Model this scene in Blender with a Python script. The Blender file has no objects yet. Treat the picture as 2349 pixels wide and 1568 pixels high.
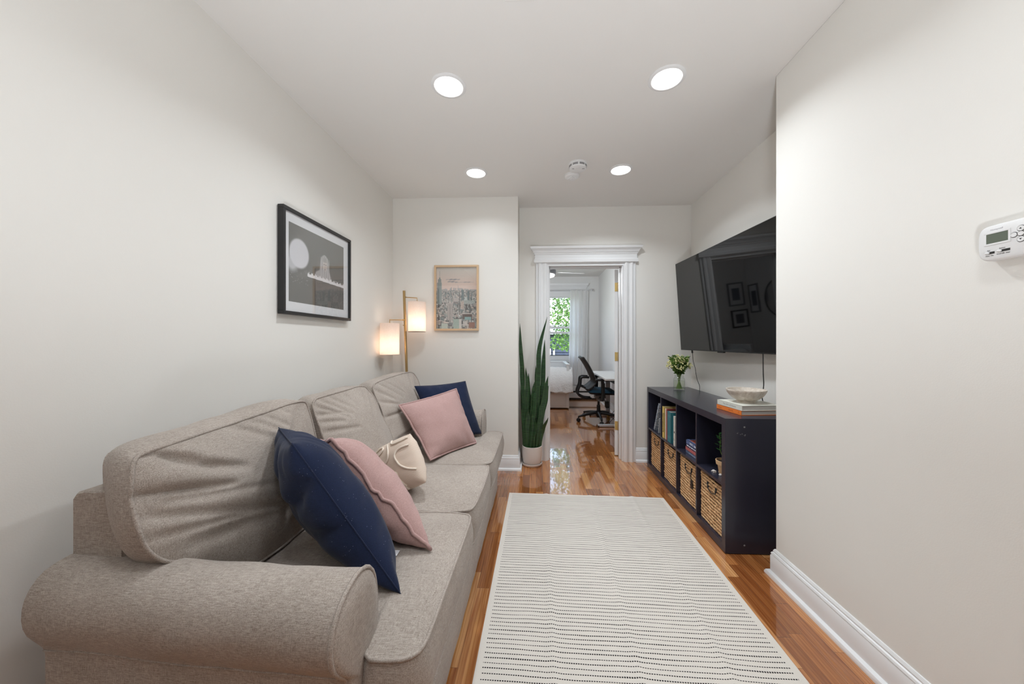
import bpy, math, random
import numpy as np
from mathutils import Vector, Matrix, noise
random.seed(7)
rnd = random.Random(11)
S = bpy.context.scene
COL = S.collection
PI = math.pi
R = math.radians
CEIL = 2.556

# ---------------------------------------------------------------- mesh builder
class MB:
    def __init__(s):
        s.v = []; s.f = []
    def add(s, vs, fs):
        o = len(s.v)
        s.v += [tuple(p) for p in vs]
        s.f += [tuple(o + i for i in f) for f in fs]
        return s
    def box(s, x0, y0, z0, x1, y1, z1):
        if x0 > x1: x0, x1 = x1, x0
        if y0 > y1: y0, y1 = y1, y0
        if z0 > z1: z0, z1 = z1, z0
        return s.add([(x0,y0,z0),(x1,y0,z0),(x1,y1,z0),(x0,y1,z0),(x0,y0,z1),(x1,y0,z1),(x1,y1,z1),(x0,y1,z1)],
              [(0,3,2,1),(4,5,6,7),(0,1,5,4),(1,2,6,5),(2,3,7,6),(3,0,4,7)])
    def tube(s, pts, r, seg=8, closed=False, caps=True):
        pts = [Vector(p) for p in pts]; n = len(pts)
        rs = list(r) if hasattr(r, '__len__') else [r] * n
        rings = []; prev = None
        for i, p in enumerate(pts):
            a = pts[(i - 1) % n] if (closed or i > 0) else p
            b = pts[(i + 1) % n] if (closed or i < n - 1) else p
            t = (b - a)
            t = t.normalized() if t.length > 1e-9 else Vector((0, 0, 1))
            if prev is None:
                ref = Vector((0, 0, 1)) if abs(t.z) < .9 else Vector((1, 0, 0))
                u = t.cross(ref).normalized()
            else:
                u = prev - t * prev.dot(t)
                u = u.normalized() if u.length > 1e-6 else t.orthogonal().normalized()
            prev = u; w = t.cross(u)
            rings.append([p + (u * math.cos(2*PI*k/seg) + w * math.sin(2*PI*k/seg)) * rs[i] for k in range(seg)])
        vs = [q for rg in rings for q in rg]; fs = []
        m = n if closed else n - 1
        for i in range(m):
            j = (i + 1) % n
            for k in range(seg):
                k2 = (k + 1) % seg
                fs.append((i*seg+k, i*seg+k2, j*seg+k2, j*seg+k))
        if caps and not closed:
            fs.append(tuple(reversed(range(seg)))); fs.append(tuple((n-1)*seg + k for k in range(seg)))
        return s.add(vs, fs)
    def lathe(s, prof, c=(0,0,0), seg=32, M=None):
        vs = []; fs = []
        for r, z in prof:
            for k in range(seg):
                a = 2*PI*k/seg
                p = Vector((r*math.cos(a), r*math.sin(a), z))
                if M is not None: p = M @ p
                vs.append((p.x+c[0], p.y+c[1], p.z+c[2]))
        for i in range(len(prof)-1):
            for k in range(seg):
                k2 = (k+1) % seg
                fs.append((i*seg+k, i*seg+k2, (i+1)*seg+k2, (i+1)*seg+k))
        if prof[0][0] > 1e-6: fs.append(tuple(reversed(range(seg))))
        if prof[-1][0] > 1e-6: fs.append(tuple((len(prof)-1)*seg+k for k in range(seg)))
        return s.add(vs, fs)
    def prism(s, poly, fmap, t0, t1):
        """poly 2-D points; fmap(a,b,t)->3-D; solid between t0 and t1"""
        n = len(poly)
        vs = [fmap(a, b, t0) for a, b in poly] + [fmap(a, b, t1) for a, b in poly]
        fs = [tuple(reversed(range(n))), tuple(range(n, 2*n))]
        for i in range(n):
            j = (i+1) % n
            fs.append((i, j, n+j, n+i))
        return s.add(vs, fs)
    def grid(s, P):
        n = len(P); m = len(P[0]); vs = [q for row in P for q in row]; fs = []
        for i in range(n-1):
            for j in range(m-1):
                fs.append((i*m+j, i*m+j+1, (i+1)*m+j+1, (i+1)*m+j))
        return s.add(vs, fs)
    def ball(s, c, r, seg=10, rings=6, sc=(1,1,1), M=None):
        vs = []; fs = []
        for i in range(rings+1):
            th = PI*i/rings
            for k in range(seg):
                a = 2*PI*k/seg
                p = Vector((sc[0]*r*math.sin(th)*math.cos(a), sc[1]*r*math.sin(th)*math.sin(a), sc[2]*r*math.cos(th)))
                if M is not None: p = M @ p
                vs.append((p.x+c[0], p.y+c[1], p.z+c[2]))
        for i in range(rings):
            for k in range(seg):
                k2 = (k+1) % seg
                fs.append((i*seg+k, (i+1)*seg+k, (i+1)*seg+k2, i*seg+k2))
        return s.add(vs, fs)
    def xf(s, M):
        s.v = [tuple(M @ Vector(p)) for p in s.v]
        return s

def molding(path, prof, flip=False):
    """profile (projection, height) swept with mitres along a 2-D path; projects to the right of travel"""
    n = len(path); mb = MB(); P = [Vector(p) for p in path]; offs = []
    for i in range(n):
        ns = []
        if i > 0:
            d = (P[i]-P[i-1]).normalized(); ns.append(Vector((d.y, -d.x)))
        if i < n-1:
            d = (P[i+1]-P[i]).normalized(); ns.append(Vector((d.y, -d.x)))
        if len(ns) == 1: o = ns[0]
        else:
            b = (ns[0]+ns[1]).normalized(); o = b / max(.3, b.dot(ns[0]))
        offs.append(-o if flip else o)
    m = len(prof); vs = []
    for i in range(n):
        for pr, z in prof:
            q = P[i] + offs[i]*pr
            vs.append((q.x, q.y, z))
    fs = []
    for i in range(n-1):
        for k in range(m):
            k2 = (k+1) % m
            fs.append((i*m+k, i*m+k2, (i+1)*m+k2, (i+1)*m+k))
    fs.append(tuple(range(m))); fs.append(tuple((n-1)*m+k for k in reversed(range(m))))
    return mb.add(vs, fs)

# ---------------------------------------------------------------- objects
ORG = {}
def link_mesh(name, mb, mat, origin):
    me = bpy.data.meshes.new(name)
    ox, oy, oz = origin
    me.from_pydata([(x-ox, y-oy, z-oz) for x, y, z in mb.v], [], mb.f)
    me.update()
    o = bpy.data.objects.new(name, me); COL.objects.link(o)
    if mat is not None:
        for m in (mat if isinstance(mat, (list, tuple)) else [mat]): me.materials.append(m)
    return o

def fixn(me):
    import bmesh
    b = bmesh.new(); b.from_mesh(me); bmesh.ops.recalc_face_normals(b, faces=b.faces[:]); b.to_mesh(me); b.free()

def obj(name, mb, mat, parent=None, smooth=35, bevel=0, seg=2, origin=None, sub=0, recalc=True):
    if parent is not None: origin = ORG[parent.name]
    elif origin is None:
        a = np.array(mb.v); origin = (float(a[:,0].mean()), float(a[:,1].mean()), float(a[:,2].min()))
    o = link_mesh(name, mb, mat, origin)
    if recalc: fixn(o.data)
    if parent is not None: o.parent = parent
    else: o.location = origin
    ORG[o.name] = origin
    if smooth:
        o.data.polygons.foreach_set('use_smooth', [True]*len(o.data.polygons))
        if smooth < 180: o.data.set_sharp_from_angle(angle=R(smooth))
    if bevel:
        b = o.modifiers.new('edge', 'BEVEL'); b.width = bevel; b.segments = seg; b.limit_method = 'ANGLE'; b.angle_limit = R(40); b.harden_normals = True
    if sub:
        b = o.modifiers.new('smooth', 'SUBSURF'); b.levels = sub; b.render_levels = sub
    return o

def tag(o, label=None, cat=None, group=None, kind=None):
    if label: o['label'] = label
    if cat: o['category'] = cat
    if group: o['group'] = group
    if kind: o['kind'] = kind
    return o

def thing(name, label, cat, loc, group=None):
    o = bpy.data.objects.new(name, None); COL.objects.link(o); o.location = loc
    o.empty_display_size = .05
    ORG[o.name] = tuple(loc)
    return tag(o, label, cat, group)

def struct(name, mb, mat, parent=None, **kw):
    o = obj(name, mb, mat, parent, **kw)
    if parent is None: o['kind'] = 'structure'
    return o

# ---------------------------------------------------------------- materials
def rgb(r, g, b):
    f = lambda c: (c/255/12.92) if c/255 <= .04045 else ((c/255+.055)/1.055)**2.4
    return (f(r), f(g), f(b), 1)

class NT:
    def __init__(s, name):
        s.m = bpy.data.materials.new(name); s.m.use_nodes = True
        s.t = s.m.node_tree; s.t.nodes.clear()
        s.out = s.n('ShaderNodeOutputMaterial')
    def n(s, typ, **kw):
        nd = s.t.nodes.new(typ)
        for k, v in kw.items():
            if k.startswith('i_'):
                key = k[2:].replace('_', ' ')
                key = int(key) if key.isdigit() else key
                s.set(nd.inputs[key], v)
            else: setattr(nd, k, v)
        return nd
    def set(s, sock, v):
        if isinstance(v, bpy.types.NodeSocket): s.t.links.new(v, sock)
        elif isinstance(v, bpy.types.Node): s.t.links.new(v.outputs[0], sock)
        else: sock.default_value = v
    def math(s, op, a, b=None, c=None):
        nd = s.n('ShaderNodeMath', operation=op); s.set(nd.inputs[0], a)
        if b is not None: s.set(nd.inputs[1], b)
        if c is not None: s.set(nd.inputs[2], c)
        return nd.outputs[0]
    def ramp(s, fac, stops):
        nd = s.n('ShaderNodeValToRGB'); s.set(nd.inputs[0], fac)
        e = nd.color_ramp.elements
        while len(e) < len(stops): e.new(.5)
        for i, (p, c) in enumerate(stops):
            e[i].position = p; e[i].color = c
        return nd.outputs[0]
    def mix(s, fac, a, b, mode='MIX'):
        nd = s.n('ShaderNodeMix', data_type='RGBA', blend_type=mode)
        s.set(nd.inputs[0], fac); s.set(nd.inputs[6], a); s.set(nd.inputs[7], b)
        return nd.outputs[2]
    def coord(s, which='Object', scale=(1,1,1), rot=(0,0,0)):
        tc = s.n('ShaderNodeTexCoord'); mp = s.n('ShaderNodeMapping')
        s.t.links.new(tc.outputs[which], mp.inputs[0]); mp.inputs['Scale'].default_value = scale; mp.inputs['Rotation'].default_value = rot
        return mp.outputs[0]
    def noise(s, vec, scale, detail=3, rough=.5, dist=0):
        nd = s.n('ShaderNodeTexNoise'); s.set(nd.inputs['Vector'], vec)
        nd.inputs['Scale'].default_value = scale; nd.inputs['Detail'].default_value = detail
        nd.inputs['Roughness'].default_value = rough; nd.inputs['Distortion'].default_value = dist
        return nd.outputs[0]
    def bump(s, h, strength=.3, dist=.01, normal=None):
        nd = s.n('ShaderNodeBump'); s.set(nd.inputs['Height'], h)
        nd.inputs['Strength'].default_value = strength; nd.inputs['Distance'].default_value = dist
        if normal is not None: s.set(nd.inputs['Normal'], normal)
        return nd.outputs[0]
    def bsdf(s, color, rough=.5, metal=0, normal=None, **kw):
        p = s.n('ShaderNodeBsdfPrincipled')
        s.set(p.inputs['Base Color'], color); s.set(p.inputs['Roughness'], rough); s.set(p.inputs['Metallic'], metal)
        if normal is not None: s.set(p.inputs['Normal'], normal)
        for k, v in kw.items(): s.set(p.inputs[k.replace('_', ' ')], v)
        s.t.links.new(p.outputs[0], s.out.inputs[0])
        return p

def plain(name, c, rough=.5, metal=0, bump=0, bscale=200, var=0, **kw):
    t = NT(name); col = c; nrm = None
    v = t.coord()
    if var:
        n = t.noise(v, 14, 4, .6)
        col = t.mix(n, tuple(x*(1-var) for x in c[:3])+(1,), tuple(min(1, x*(1+var)) for x in c[:3])+(1,))
    else:
        n = t.noise(v, 9, 2); col = t.mix(n, tuple(x*.985 for x in c[:3])+(1,), c)
    if bump: nrm = t.bump(t.noise(v, bscale, 3), bump, .002)
    t.bsdf(col, rough, metal, nrm, **kw)
    return t.m

def fabric(name, dark, light, scale=1.0, bump=.25, rough=.95, streak=.6, fleck=None):
    t = NT(name)
    tc = t.n('ShaderNodeTexCoord').outputs['Object']
    def st(sx, sy, sz):
        mp = t.n('ShaderNodeMapping'); t.set(mp.inputs[0], tc); mp.inputs['Scale'].default_value = (sx*scale, sy*scale, sz*scale)
        return mp.outputs[0]
    a = t.noise(st(50, 650, 650), 1, 2, .6); b = t.noise(st(650, 650, 70), 1, 2, .6); c = t.noise(st(650, 50, 650), 1, 2, .6)
    d = t.noise(st(900, 900, 900), 1, 2, .6); e = t.noise(st(5, 5, 5), 1, 2)
    s1 = t.math('MULTIPLY_ADD', a, .36, t.math('MULTIPLY', b, .26))
    s2 = t.math('MULTIPLY_ADD', c, .26, t.math('MULTIPLY', d, .28))
    sm = t.math('ADD', s1, s2)
    sm = t.math('MULTIPLY_ADD', e, .10, t.math('SUBTRACT', sm, .05))
    lo = .58-.20*(1.25-streak); hi = .58+.20*(1.25-streak)
    col = t.ramp(sm, [(lo, dark), (hi, light)])
    if fleck is not None:
        vo = t.n('ShaderNodeTexVoronoi'); t.set(vo.inputs['Vector'], tc); vo.inputs['Scale'].default_value = 130
        k = t.math('LESS_THAN', vo.outputs['Distance'], .10)
        k = t.math('MULTIPLY', k, t.math('GREATER_THAN', t.noise(st(30, 30, 30), 1, 2), .56))
        col = t.mix(k, col, fleck)
    t.bsdf(col, rough, 0, t.bump(sm, bump, .002), Sheen_Weight=.12, Sheen_Roughness=.5, Specular_IOR_Level=.2)
    return t.m

def m_floor():
    t = NT('oak floorboards')
    tc = t.n('ShaderNodeTexCoord').outputs['Object']
    sp = t.n('ShaderNodeSeparateXYZ'); t.set(sp.inputs[0], tc)
    x, y = sp.outputs[0], sp.outputs[1]
    rw = t.math('DIVIDE', x, .0575); row = t.math('FLOOR', rw); fx = t.math('FRACT', rw)
    def wn(a, b=0.0):
        c = t.n('ShaderNodeCombineXYZ'); t.set(c.inputs[0], a); t.set(c.inputs[1], b)
        w = t.n('ShaderNodeTexWhiteNoise', noise_dimensions='2D'); t.set(w.inputs['Vector'], c.outputs[0]); return w
    w1 = wn(row)
    L = t.math('MULTIPLY_ADD', w1.outputs['Value'], .38, .34)
    yy = t.math('DIVIDE', t.math('ADD', y, t.math('MULTIPLY', wn(row, 7.3).outputs['Value'], 9.0)), L)
    pl = t.math('FLOOR', yy); fy = t.math('FRACT', yy)
    w2 = wn(row, pl)
    # grain coordinates, shifted for every plank
    off = t.n('ShaderNodeVectorMath', operation='MULTIPLY_ADD')
    t.set(off.inputs[0], w2.outputs['Color']); off.inputs[1].default_value = (11, 17, 5); t.set(off.inputs[2], tc)
    mp = t.n('ShaderNodeMapping'); t.set(mp.inputs[0], off.outputs[0]); mp.inputs['Scale'].default_value = (38, 2.6, 1)
    g1 = t.noise(mp.outputs[0], 1, 4, .55, .5)
    mp2 = t.n('ShaderNodeMapping'); t.set(mp2.inputs[0], off.outputs[0]); mp2.inputs['Scale'].default_value = (260, 6, 1)
    g2 = t.noise(mp2.outputs[0], 1, 3, .6)
    mp3 = t.n('ShaderNodeMapping'); t.set(mp3.inputs[0], off.outputs[0]); mp3.inputs['Scale'].default_value = (16, 1.5, 1)
    wv = t.n('ShaderNodeTexWave', wave_type='BANDS', bands_direction='X'); t.set(wv.inputs['Vector'], mp3.outputs[0])
    wv.inputs['Scale'].default_value = 1.4; wv.inputs['Distortion'].default_value = 7; wv.inputs['Detail'].default_value = 2; wv.inputs['Detail Scale'].default_value = 1.2
    base = t.ramp(w2.outputs['Value'], [(0, rgb(134, 82, 44)), (.22, rgb(162, 103, 56)), (.5, rgb(183, 122, 69)), (.78, rgb(199, 140, 85)), (1, rgb(214, 162, 108))])
    dk = t.mix(1, base, rgb(184, 144, 116), 'MULTIPLY')
    c1 = t.mix(t.ramp(g1, [(.42, (0,0,0,1)), (.74, (.8,.8,.8,1))]), base, dk)
    c2 = t.mix(t.math('MULTIPLY', t.ramp(wv.outputs['Fac'], [(.55, (0,0,0,1)), (.95, (1,1,1,1))]), .42), c1, dk)
    c3 = t.mix(t.math('MULTIPLY', t.ramp(g2, [(.5, (0,0,0,1)), (.75, (1,1,1,1))]), .16), c2, t.mix(1, dk, rgb(176, 150, 132), 'MULTIPLY'))
    gx = t.math('MINIMUM', fx, t.math('SUBTRACT', 1, fx))
    gy = t.math('MULTIPLY', t.math('MINIMUM', fy, t.math('SUBTRACT', 1, fy)), t.math('DIVIDE', L, .0575))
    gap = t.math('LESS_THAN', t.math('MINIMUM', gx, gy), .014)
    c4 = t.mix(t.math('MULTIPLY', gap, .6), c3, rgb(58, 30, 14))
    mp4 = t.n('ShaderNodeMapping'); t.set(mp4.inputs[0], tc); mp4.inputs['Scale'].default_value = (16, 5, 1)
    lump = t.noise(mp4.outputs[0], 1, 3, .55)
    h = t.math('ADD', t.math('MULTIPLY', lump, .8), t.math('MULTIPLY', w2.outputs['Value'], .10))
    h = t.math('SUBTRACT', h, t.math('MULTIPLY', gap, .12))
    nrm = t.bump(h, .16, .01)
    t.bsdf(c4, t.math('MULTIPLY_ADD', g1, .08, .10), 0, nrm, Coat_Weight=1.0, Coat_Roughness=.03)
    return t.m

def m_rug():
    t = NT('flat woven wool rug')
    uv = t.n('ShaderNodeUVMap').outputs[0]
    sp = t.n('ShaderNodeSeparateXYZ'); t.set(sp.inputs[0], uv); u, v = sp.outputs[0], sp.outputs[1]
    mp = t.n('ShaderNodeMapping'); t.set(mp.inputs[0], uv); mp.inputs['Scale'].default_value = (4, 26, 1)
    wob = t.math('MULTIPLY', t.math('SUBTRACT', t.noise(mp.outputs[0], 1, 2), .5), .012)
    vv = t.math('DIVIDE', t.math('ADD', v, wob), .0213)
    row = t.math('FLOOR', vv); fv = t.math('FRACT', vv)
    w = t.n('ShaderNodeTexWhiteNoise', noise_dimensions='1D'); t.set(w.inputs['W'], row)
    uu = t.math('FRACT', t.math('ADD', t.math('DIVIDE', u, .0087), w.outputs['Value']))
    mp2 = t.n('ShaderNodeMapping'); t.set(mp2.inputs[0], uv); mp2.inputs['Scale'].default_value = (3, 47, 1)
    wt = t.math('MULTIPLY_ADD', t.noise(mp2.outputs[0], 1, 2), .13, .030)
    line = t.math('LESS_THAN', t.math('ABSOLUTE', t.math('SUBTRACT', fv, .5)), wt)
    dash = t.math('LESS_THAN', uu, .66)
    inx = t.math('MULTIPLY', t.math('GREATER_THAN', u, .026), t.math('LESS_THAN', u, 1.156))
    iny = t.math('GREATER_THAN', v, .022)
    k = t.math('MULTIPLY', t.math('MULTIPLY', line, dash), t.math('MULTIPLY', inx, iny))
    mp3 = t.n('ShaderNodeMapping'); t.set(mp3.inputs[0], uv); mp3.inputs['Scale'].default_value = (420, 420, 1)
    we = t.noise(mp3.outputs[0], 1, 2)
    base = t.mix(we, rgb(194, 188, 180), rgb(220, 214, 206))
    col = t.mix(k, base, rgb(34, 32, 34))
    t.bsdf(col, .95, 0, t.bump(t.math('ADD', we, t.math('MULTIPLY', k, .8)), .35, .002), Specular_IOR_Level=.15)
    return t.m

def m_wall(name, c):
    t = NT(name); v = t.coord()
    col = t.mix(t.noise(v, 1.3, 2), tuple(x*.985 for x in c[:3])+(1,), c)
    n = t.math('ADD', t.noise(v, 260, 2), t.math('MULTIPLY', t.noise(v, 60, 2), .6))
    t.bsdf(col, .6, 0, t.bump(n, .07, .002), Specular_IOR_Level=.3)
    return t.m

def m_print(name, rough=.4, coat=0.0):
    t = NT(name)
    a = t.n('ShaderNodeVertexColor', layer_name='print')
    t.bsdf(a.outputs[0], rough, 0, None)
    return t.m

def m_glass(name, tint=(1,1,1,1), refl=.09):
    t = NT(name)
    tr = t.n('ShaderNodeBsdfTransparent'); tr.inputs[0].default_value = tint
    gl = t.n('ShaderNodeBsdfGlossy'); gl.inputs['Roughness'].default_value = .01
    lw = t.n('ShaderNodeLayerWeight'); lw.inputs[0].default_value = .5
    f5 = t.math('POWER', lw.outputs['Facing'], 5)
    mx = t.n('ShaderNodeMixShader'); t.set(mx.inputs[0], t.math('MULTIPLY_ADD', f5, .90, refl/2))
    t.t.links.new(tr.outputs[0], mx.inputs[1]); t.t.links.new(gl.outputs[0], mx.inputs[2])
    t.t.links.new(mx.outputs[0], t.out.inputs[0])
    return t.m

def m_emit(name, c, s):
    t = NT(name); e = t.n('ShaderNodeEmission'); e.inputs[0].default_value = c; e.inputs[1].default_value = s
    t.t.links.new(e.outputs[0], t.out.inputs[0]); return t.m

def m_shade():
    t = NT('linen lamp shade'); v = t.coord('Object', (300, 300, 90))
    c = t.mix(t.noise(v, 1, 2), rgb(232, 220, 212), rgb(248, 242, 238))
    d = t.n('ShaderNodeBsdfDiffuse'); t.set(d.inputs[0], c)
    tl = t.n('ShaderNodeBsdfTranslucent'); t.set(tl.inputs[0], c)
    mx = t.n('ShaderNodeMixShader'); mx.inputs[0].default_value = .55
    t.t.links.new(d.outputs[0], mx.inputs[1]); t.t.links.new(tl.outputs[0], mx.inputs[2]); t.t.links.new(mx.outputs[0], t.out.inputs[0])
    return t.m

def m_sheer():
    t = NT('sheer white curtain cloth'); v = t.coord('Object', (300, 300, 300))
    c = t.mix(t.noise(v, 1, 2), rgb(232, 232, 232), rgb(248, 248, 248))
    d = t.n('ShaderNodeBsdfDiffuse'); t.set(d.inputs[0], c)
    tl = t.n('ShaderNodeBsdfTranslucent'); t.set(tl.inputs[0], c)
    mx = t.n('ShaderNodeMixShader'); mx.inputs[0].default_value = .4
    t.t.links.new(d.outputs[0], mx.inputs[1]); t.t.links.new(tl.outputs[0], mx.inputs[2]); t.t.links.new(mx.outputs[0], t.out.inputs[0])
    return t.m

def m_snake():
    t = NT('snake plant leaf')
    v = t.coord('Object', (9, 9, 95)); n = t.noise(v, 1, 4, .65, 1.6)
    a = t.n('ShaderNodeVertexColor', layer_name='edge')
    c = t.ramp(n, [(.35, rgb(20, 42, 25)), (.55, rgb(36, 68, 38)), (.72, rgb(62, 98, 56))])
    sp = t.n('ShaderNodeSeparateColor'); t.set(sp.inputs[0], a.outputs[0])
    c = t.mix(t.math('MULTIPLY', sp.outputs[0], .45), c, rgb(96, 132, 66))
    t.bsdf(c, .38, 0, None)
    return t.m

def m_leaf(name, dark, light, rough=.5, trans=.3):
    t = NT(name); v = t.coord('Object', (9, 9, 9)); n = t.noise(v, 1, 3)
    c = t.ramp(n, [(.35, dark), (.65, light)])
    d = t.n('ShaderNodeBsdfPrincipled'); t.set(d.inputs['Base Color'], c); d.inputs['Roughness'].default_value = rough
    tl = t.n('ShaderNodeBsdfTranslucent'); t.set(tl.inputs[0], c)
    mx = t.n('ShaderNodeMixShader'); mx.inputs[0].default_value = trans
    t.t.links.new(d.outputs[0], mx.inputs[1]); t.t.links.new(tl.outputs[0], mx.inputs[2]); t.t.links.new(mx.outputs[0], t.out.inputs[0])
    return t.m

def m_pattern():
    t = NT('blue and white patterned cover'); v = t.coord('Object', (1, 1, 1))
    vo = t.n('ShaderNodeTexVoronoi', feature='DISTANCE_TO_EDGE'); t.set(vo.inputs['Vector'], v); vo.inputs['Scale'].default_value = 75
    c = t.mix(t.math('LESS_THAN', vo.outputs['Distance'], .12), rgb(70, 92, 122), rgb(196, 206, 214))
    t.bsdf(c, .6); return t.m

def m_travertine():
    t = NT('pale travertine stone'); v = t.coord('Object', (1, 1, 1))
    n = t.noise(v, 30, 6, .65, .6); n2 = t.noise(v, 160, 3, .6)
    c = t.ramp(n, [(.3, rgb(178, 164, 148)), (.5, rgb(206, 196, 184)), (.7, rgb(226, 219, 210))])
    k = t.math('GREATER_THAN', n2, .70)
    c = t.mix(t.math('MULTIPLY', k, .6), c, rgb(132, 116, 100))
    t.bsdf(c, .55, 0, t.bump(n2, .15, .002)); return t.m

def m_fur():
    t = NT('fluffy white bedding'); v = t.coord('Object', (1, 1, 1))
    n = t.noise(v, 40, 5, .7)
    c = t.mix(n, rgb(218, 218, 219), rgb(245, 245, 246))
    t.bsdf(c, .95, 0, t.bump(n, .8, .02), Sheen_Weight=.3); return t.m

def m_basket():
    t = NT('woven water hyacinth'); v = t.coord('Object', (1, 1, 1))
    n = t.noise(v, 55, 3, .6); n2 = t.noise(v, 9, 3, .6)
    c = t.ramp(n, [(.25, rgb(160, 114, 74)), (.5, rgb(206, 162, 116)), (.75, rgb(228, 194, 150))])
    c = t.mix(t.math('MULTIPLY', t.ramp(n2, [(.55, (0,0,0,1)), (.75, (1,1,1,1))]), .5), c, rgb(122, 78, 46))
    t.bsdf(c, .7, 0, t.bump(t.noise(v, 500, 2), .2, .001)); return t.m

def m_knit():
    t = NT('cream ribbed cotton'); v = t.coord('UV', (1, 1, 1))
    sp = t.n('ShaderNodeSeparateXYZ'); t.set(sp.inputs[0], v)
    s = t.math('SINE', t.math('MULTIPLY', sp.outputs[1], 420))
    c = t.mix(t.math('MULTIPLY_ADD', s, .5, .5), rgb(206, 188, 173), rgb(220, 204, 189))
    t.bsdf(c, .95, 0, t.bump(s, .18, .002)); return t.m

WALL = m_wall('warm white wall paint', rgb(229, 227, 222))
CEILM = m_wall('white ceiling paint', rgb(226, 224, 221))
BEDW = m_wall('bright white bedroom paint', rgb(230, 230, 229))
TRIM = plain('white gloss trim paint', rgb(228, 229, 230), .35)
FLOOR = m_floor()
RUG = m_rug()
SOFA = fabric('taupe linen weave', rgb(120, 109, 100), rgb(192, 182, 173), streak=.55)
NAVY = fabric('navy cotton velvet', rgb(17, 24, 44), rgb(32, 43, 72), bump=.1, streak=.3, fleck=rgb(120, 126, 150))
PINK = fabric('dusty pink linen', rgb(152, 120, 117), rgb(198, 166, 161), bump=.2, streak=.4)
KNIT = m_knit()
CORD = plain('cream cotton cord', rgb(226, 214, 200), .9, bump=.3, bscale=700)
NAVYP = plain('dark navy lacquer', rgb(42, 42, 55), .24, bump=.05, bscale=120)
BLACK = plain('black plastic', rgb(22, 22, 24), .45)
BLACKF = plain('matt black frame', rgb(30, 30, 31), .4)
SCREEN = plain('glossy black screen', rgb(8, 8, 9), .03, Specular_IOR_Level=.5)
GOLD = plain('brushed brass', rgb(186, 156, 108), .32, .9)
HINGE = plain('worn brass hinge', rgb(206, 178, 112), .35, .8, var=.2)
SHADE = m_shade()
SHEER = m_sheer()
SNAKE = m_snake()
POT = plain('matt white ceramic', rgb(218, 211, 206), .55, bump=.05)
SOIL = plain('dark potting soil', rgb(44, 34, 28), .95, bump=.8, bscale=120)
TERRA = plain('pale terracotta', rgb(206, 170, 130), .8, var=.08)
OAKF = plain('light oak frame', rgb(206, 176, 142), .5, var=.06)
MATB = plain('white picture mat', rgb(232, 233, 236), .7)
PRINT = m_print('printed picture')
GLASS = m_glass('clear glass')
GLAZE = m_glass('picture glazing', (1, 1, 1, 1), .17)
JAR = m_glass('jar glass', (.97, .985, .97, 1))
WATER = m_glass('vase water', (.97, .98, .93, 1))
BASKET = m_basket()
LINER = plain('dark basket gap shade', rgb(58, 36, 22), .9)
STONE = m_travertine()
FUR = m_fur()
PAT = m_pattern()
WHITEP = plain('white plastic', rgb(226, 226, 226), .4)
GREYP = plain('grey plastic', rgb(120, 122, 126), .5)
SLOT = plain('dark slot', rgb(38, 36, 34), .8)
LCD = plain('grey green display', rgb(98, 106, 94), .25)
INK = plain('black ink', rgb(40, 40, 42), .7)
INKG = plain('grey ink', rgb(190, 190, 194), .6)
PAPER = plain('page paper', rgb(206, 202, 196), .85, bump=.3, bscale=500)
STEEL = plain('pale painted steel', rgb(206, 207, 210), .35, .2)
TEALF = fabric('dark teal upholstery', rgb(26, 52, 70), rgb(46, 84, 106), bump=.2)
MESH = plain('charcoal chair mesh', rgb(52, 50, 50), .7, bump=.3, bscale=900)
LAMP = m_emit('lit lamp lens', (1, .975, .94, 1), 6)
GLOBE = m_emit('lit fan globe', (1, .97, .93, 1), 1.6)
BULB = m_emit('lit bulb', (1, .90, .78, 1), 4)
LEAVES = m_leaf('sunlit tree leaves', rgb(40, 80, 30), rgb(112, 156, 70), .5, .40)
FOL = m_leaf('bouquet leaves', rgb(58, 94, 34), rgb(124, 162, 74), .5, .3)
SMALLF = m_leaf('small plant leaves', rgb(40, 92, 48), rgb(88, 150, 84), .4, .25)
BLOOM = plain('cream yellow petals', rgb(222, 218, 160), .7, var=.15)
STEM = plain('green stem', rgb(104, 134, 62), .6, var=.15)
BARK = plain('brown bark', rgb(92, 72, 56), .9, bump=.6, bscale=40)
SIDING = plain('blue grey siding', rgb(40, 52, 74), .8)
def paint(name, r, g, b, rough=.6): return plain(name, rgb(r, g, b), rough, var=.05)

# ================================================================ THE ROOM
XL, XN, XT = -1.36, 1.225, 1.54          # left wall, near right wall, wall behind the screen
YB, YF, YR = 3.257, 3.54, -3.1           # corner wall, doorway wall, wall behind the viewer
YW, XBR, XBL = 7.33, 1.301, -2.4        # bedroom: window wall, right wall, left wall

struct('floor', MB().box(-2.6, -3.3, -.1, 1.8, 7.5, 0), FLOOR, origin=(0,0,0), smooth=0)
struct('ceiling', MB().box(-2.6, -3.3, CEIL, 1.8, 7.5, CEIL+.15), CEILM, smooth=0)
struct('wall_left', MB().box(-1.5, -3.2, 0, XL, YB, CEIL), WALL, smooth=0)
struct('wall_corner', MB().box(-2.6, YB, 0, -.17, 3.66, CEIL), WALL, smooth=0)
mb = MB().box(-.17, YF, 0, .119, 3.66, CEIL).box(.871, YF, 0, 1.7, 3.66, CEIL).box(.119, YF, 1.975, .871, 3.66, CEIL)
struct('wall_back', mb, WALL, smooth=0)
struct('wall_right', MB().box(XT, 1.84, 0, 1.7, YF, CEIL), WALL, smooth=0)
struct('wall_entry', MB().box(XN, -3.2, 0, 1.7, 1.84, CEIL), WALL, smooth=0, bevel=.004)
struct('wall_front', MB().box(XL, -3.2, 0, XN, YR, CEIL), WALL, smooth=0)
struct('wall_bedroom_left', MB().box(-2.6, 3.66, 0, XBL, YW, CEIL), BEDW, smooth=0)
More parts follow.
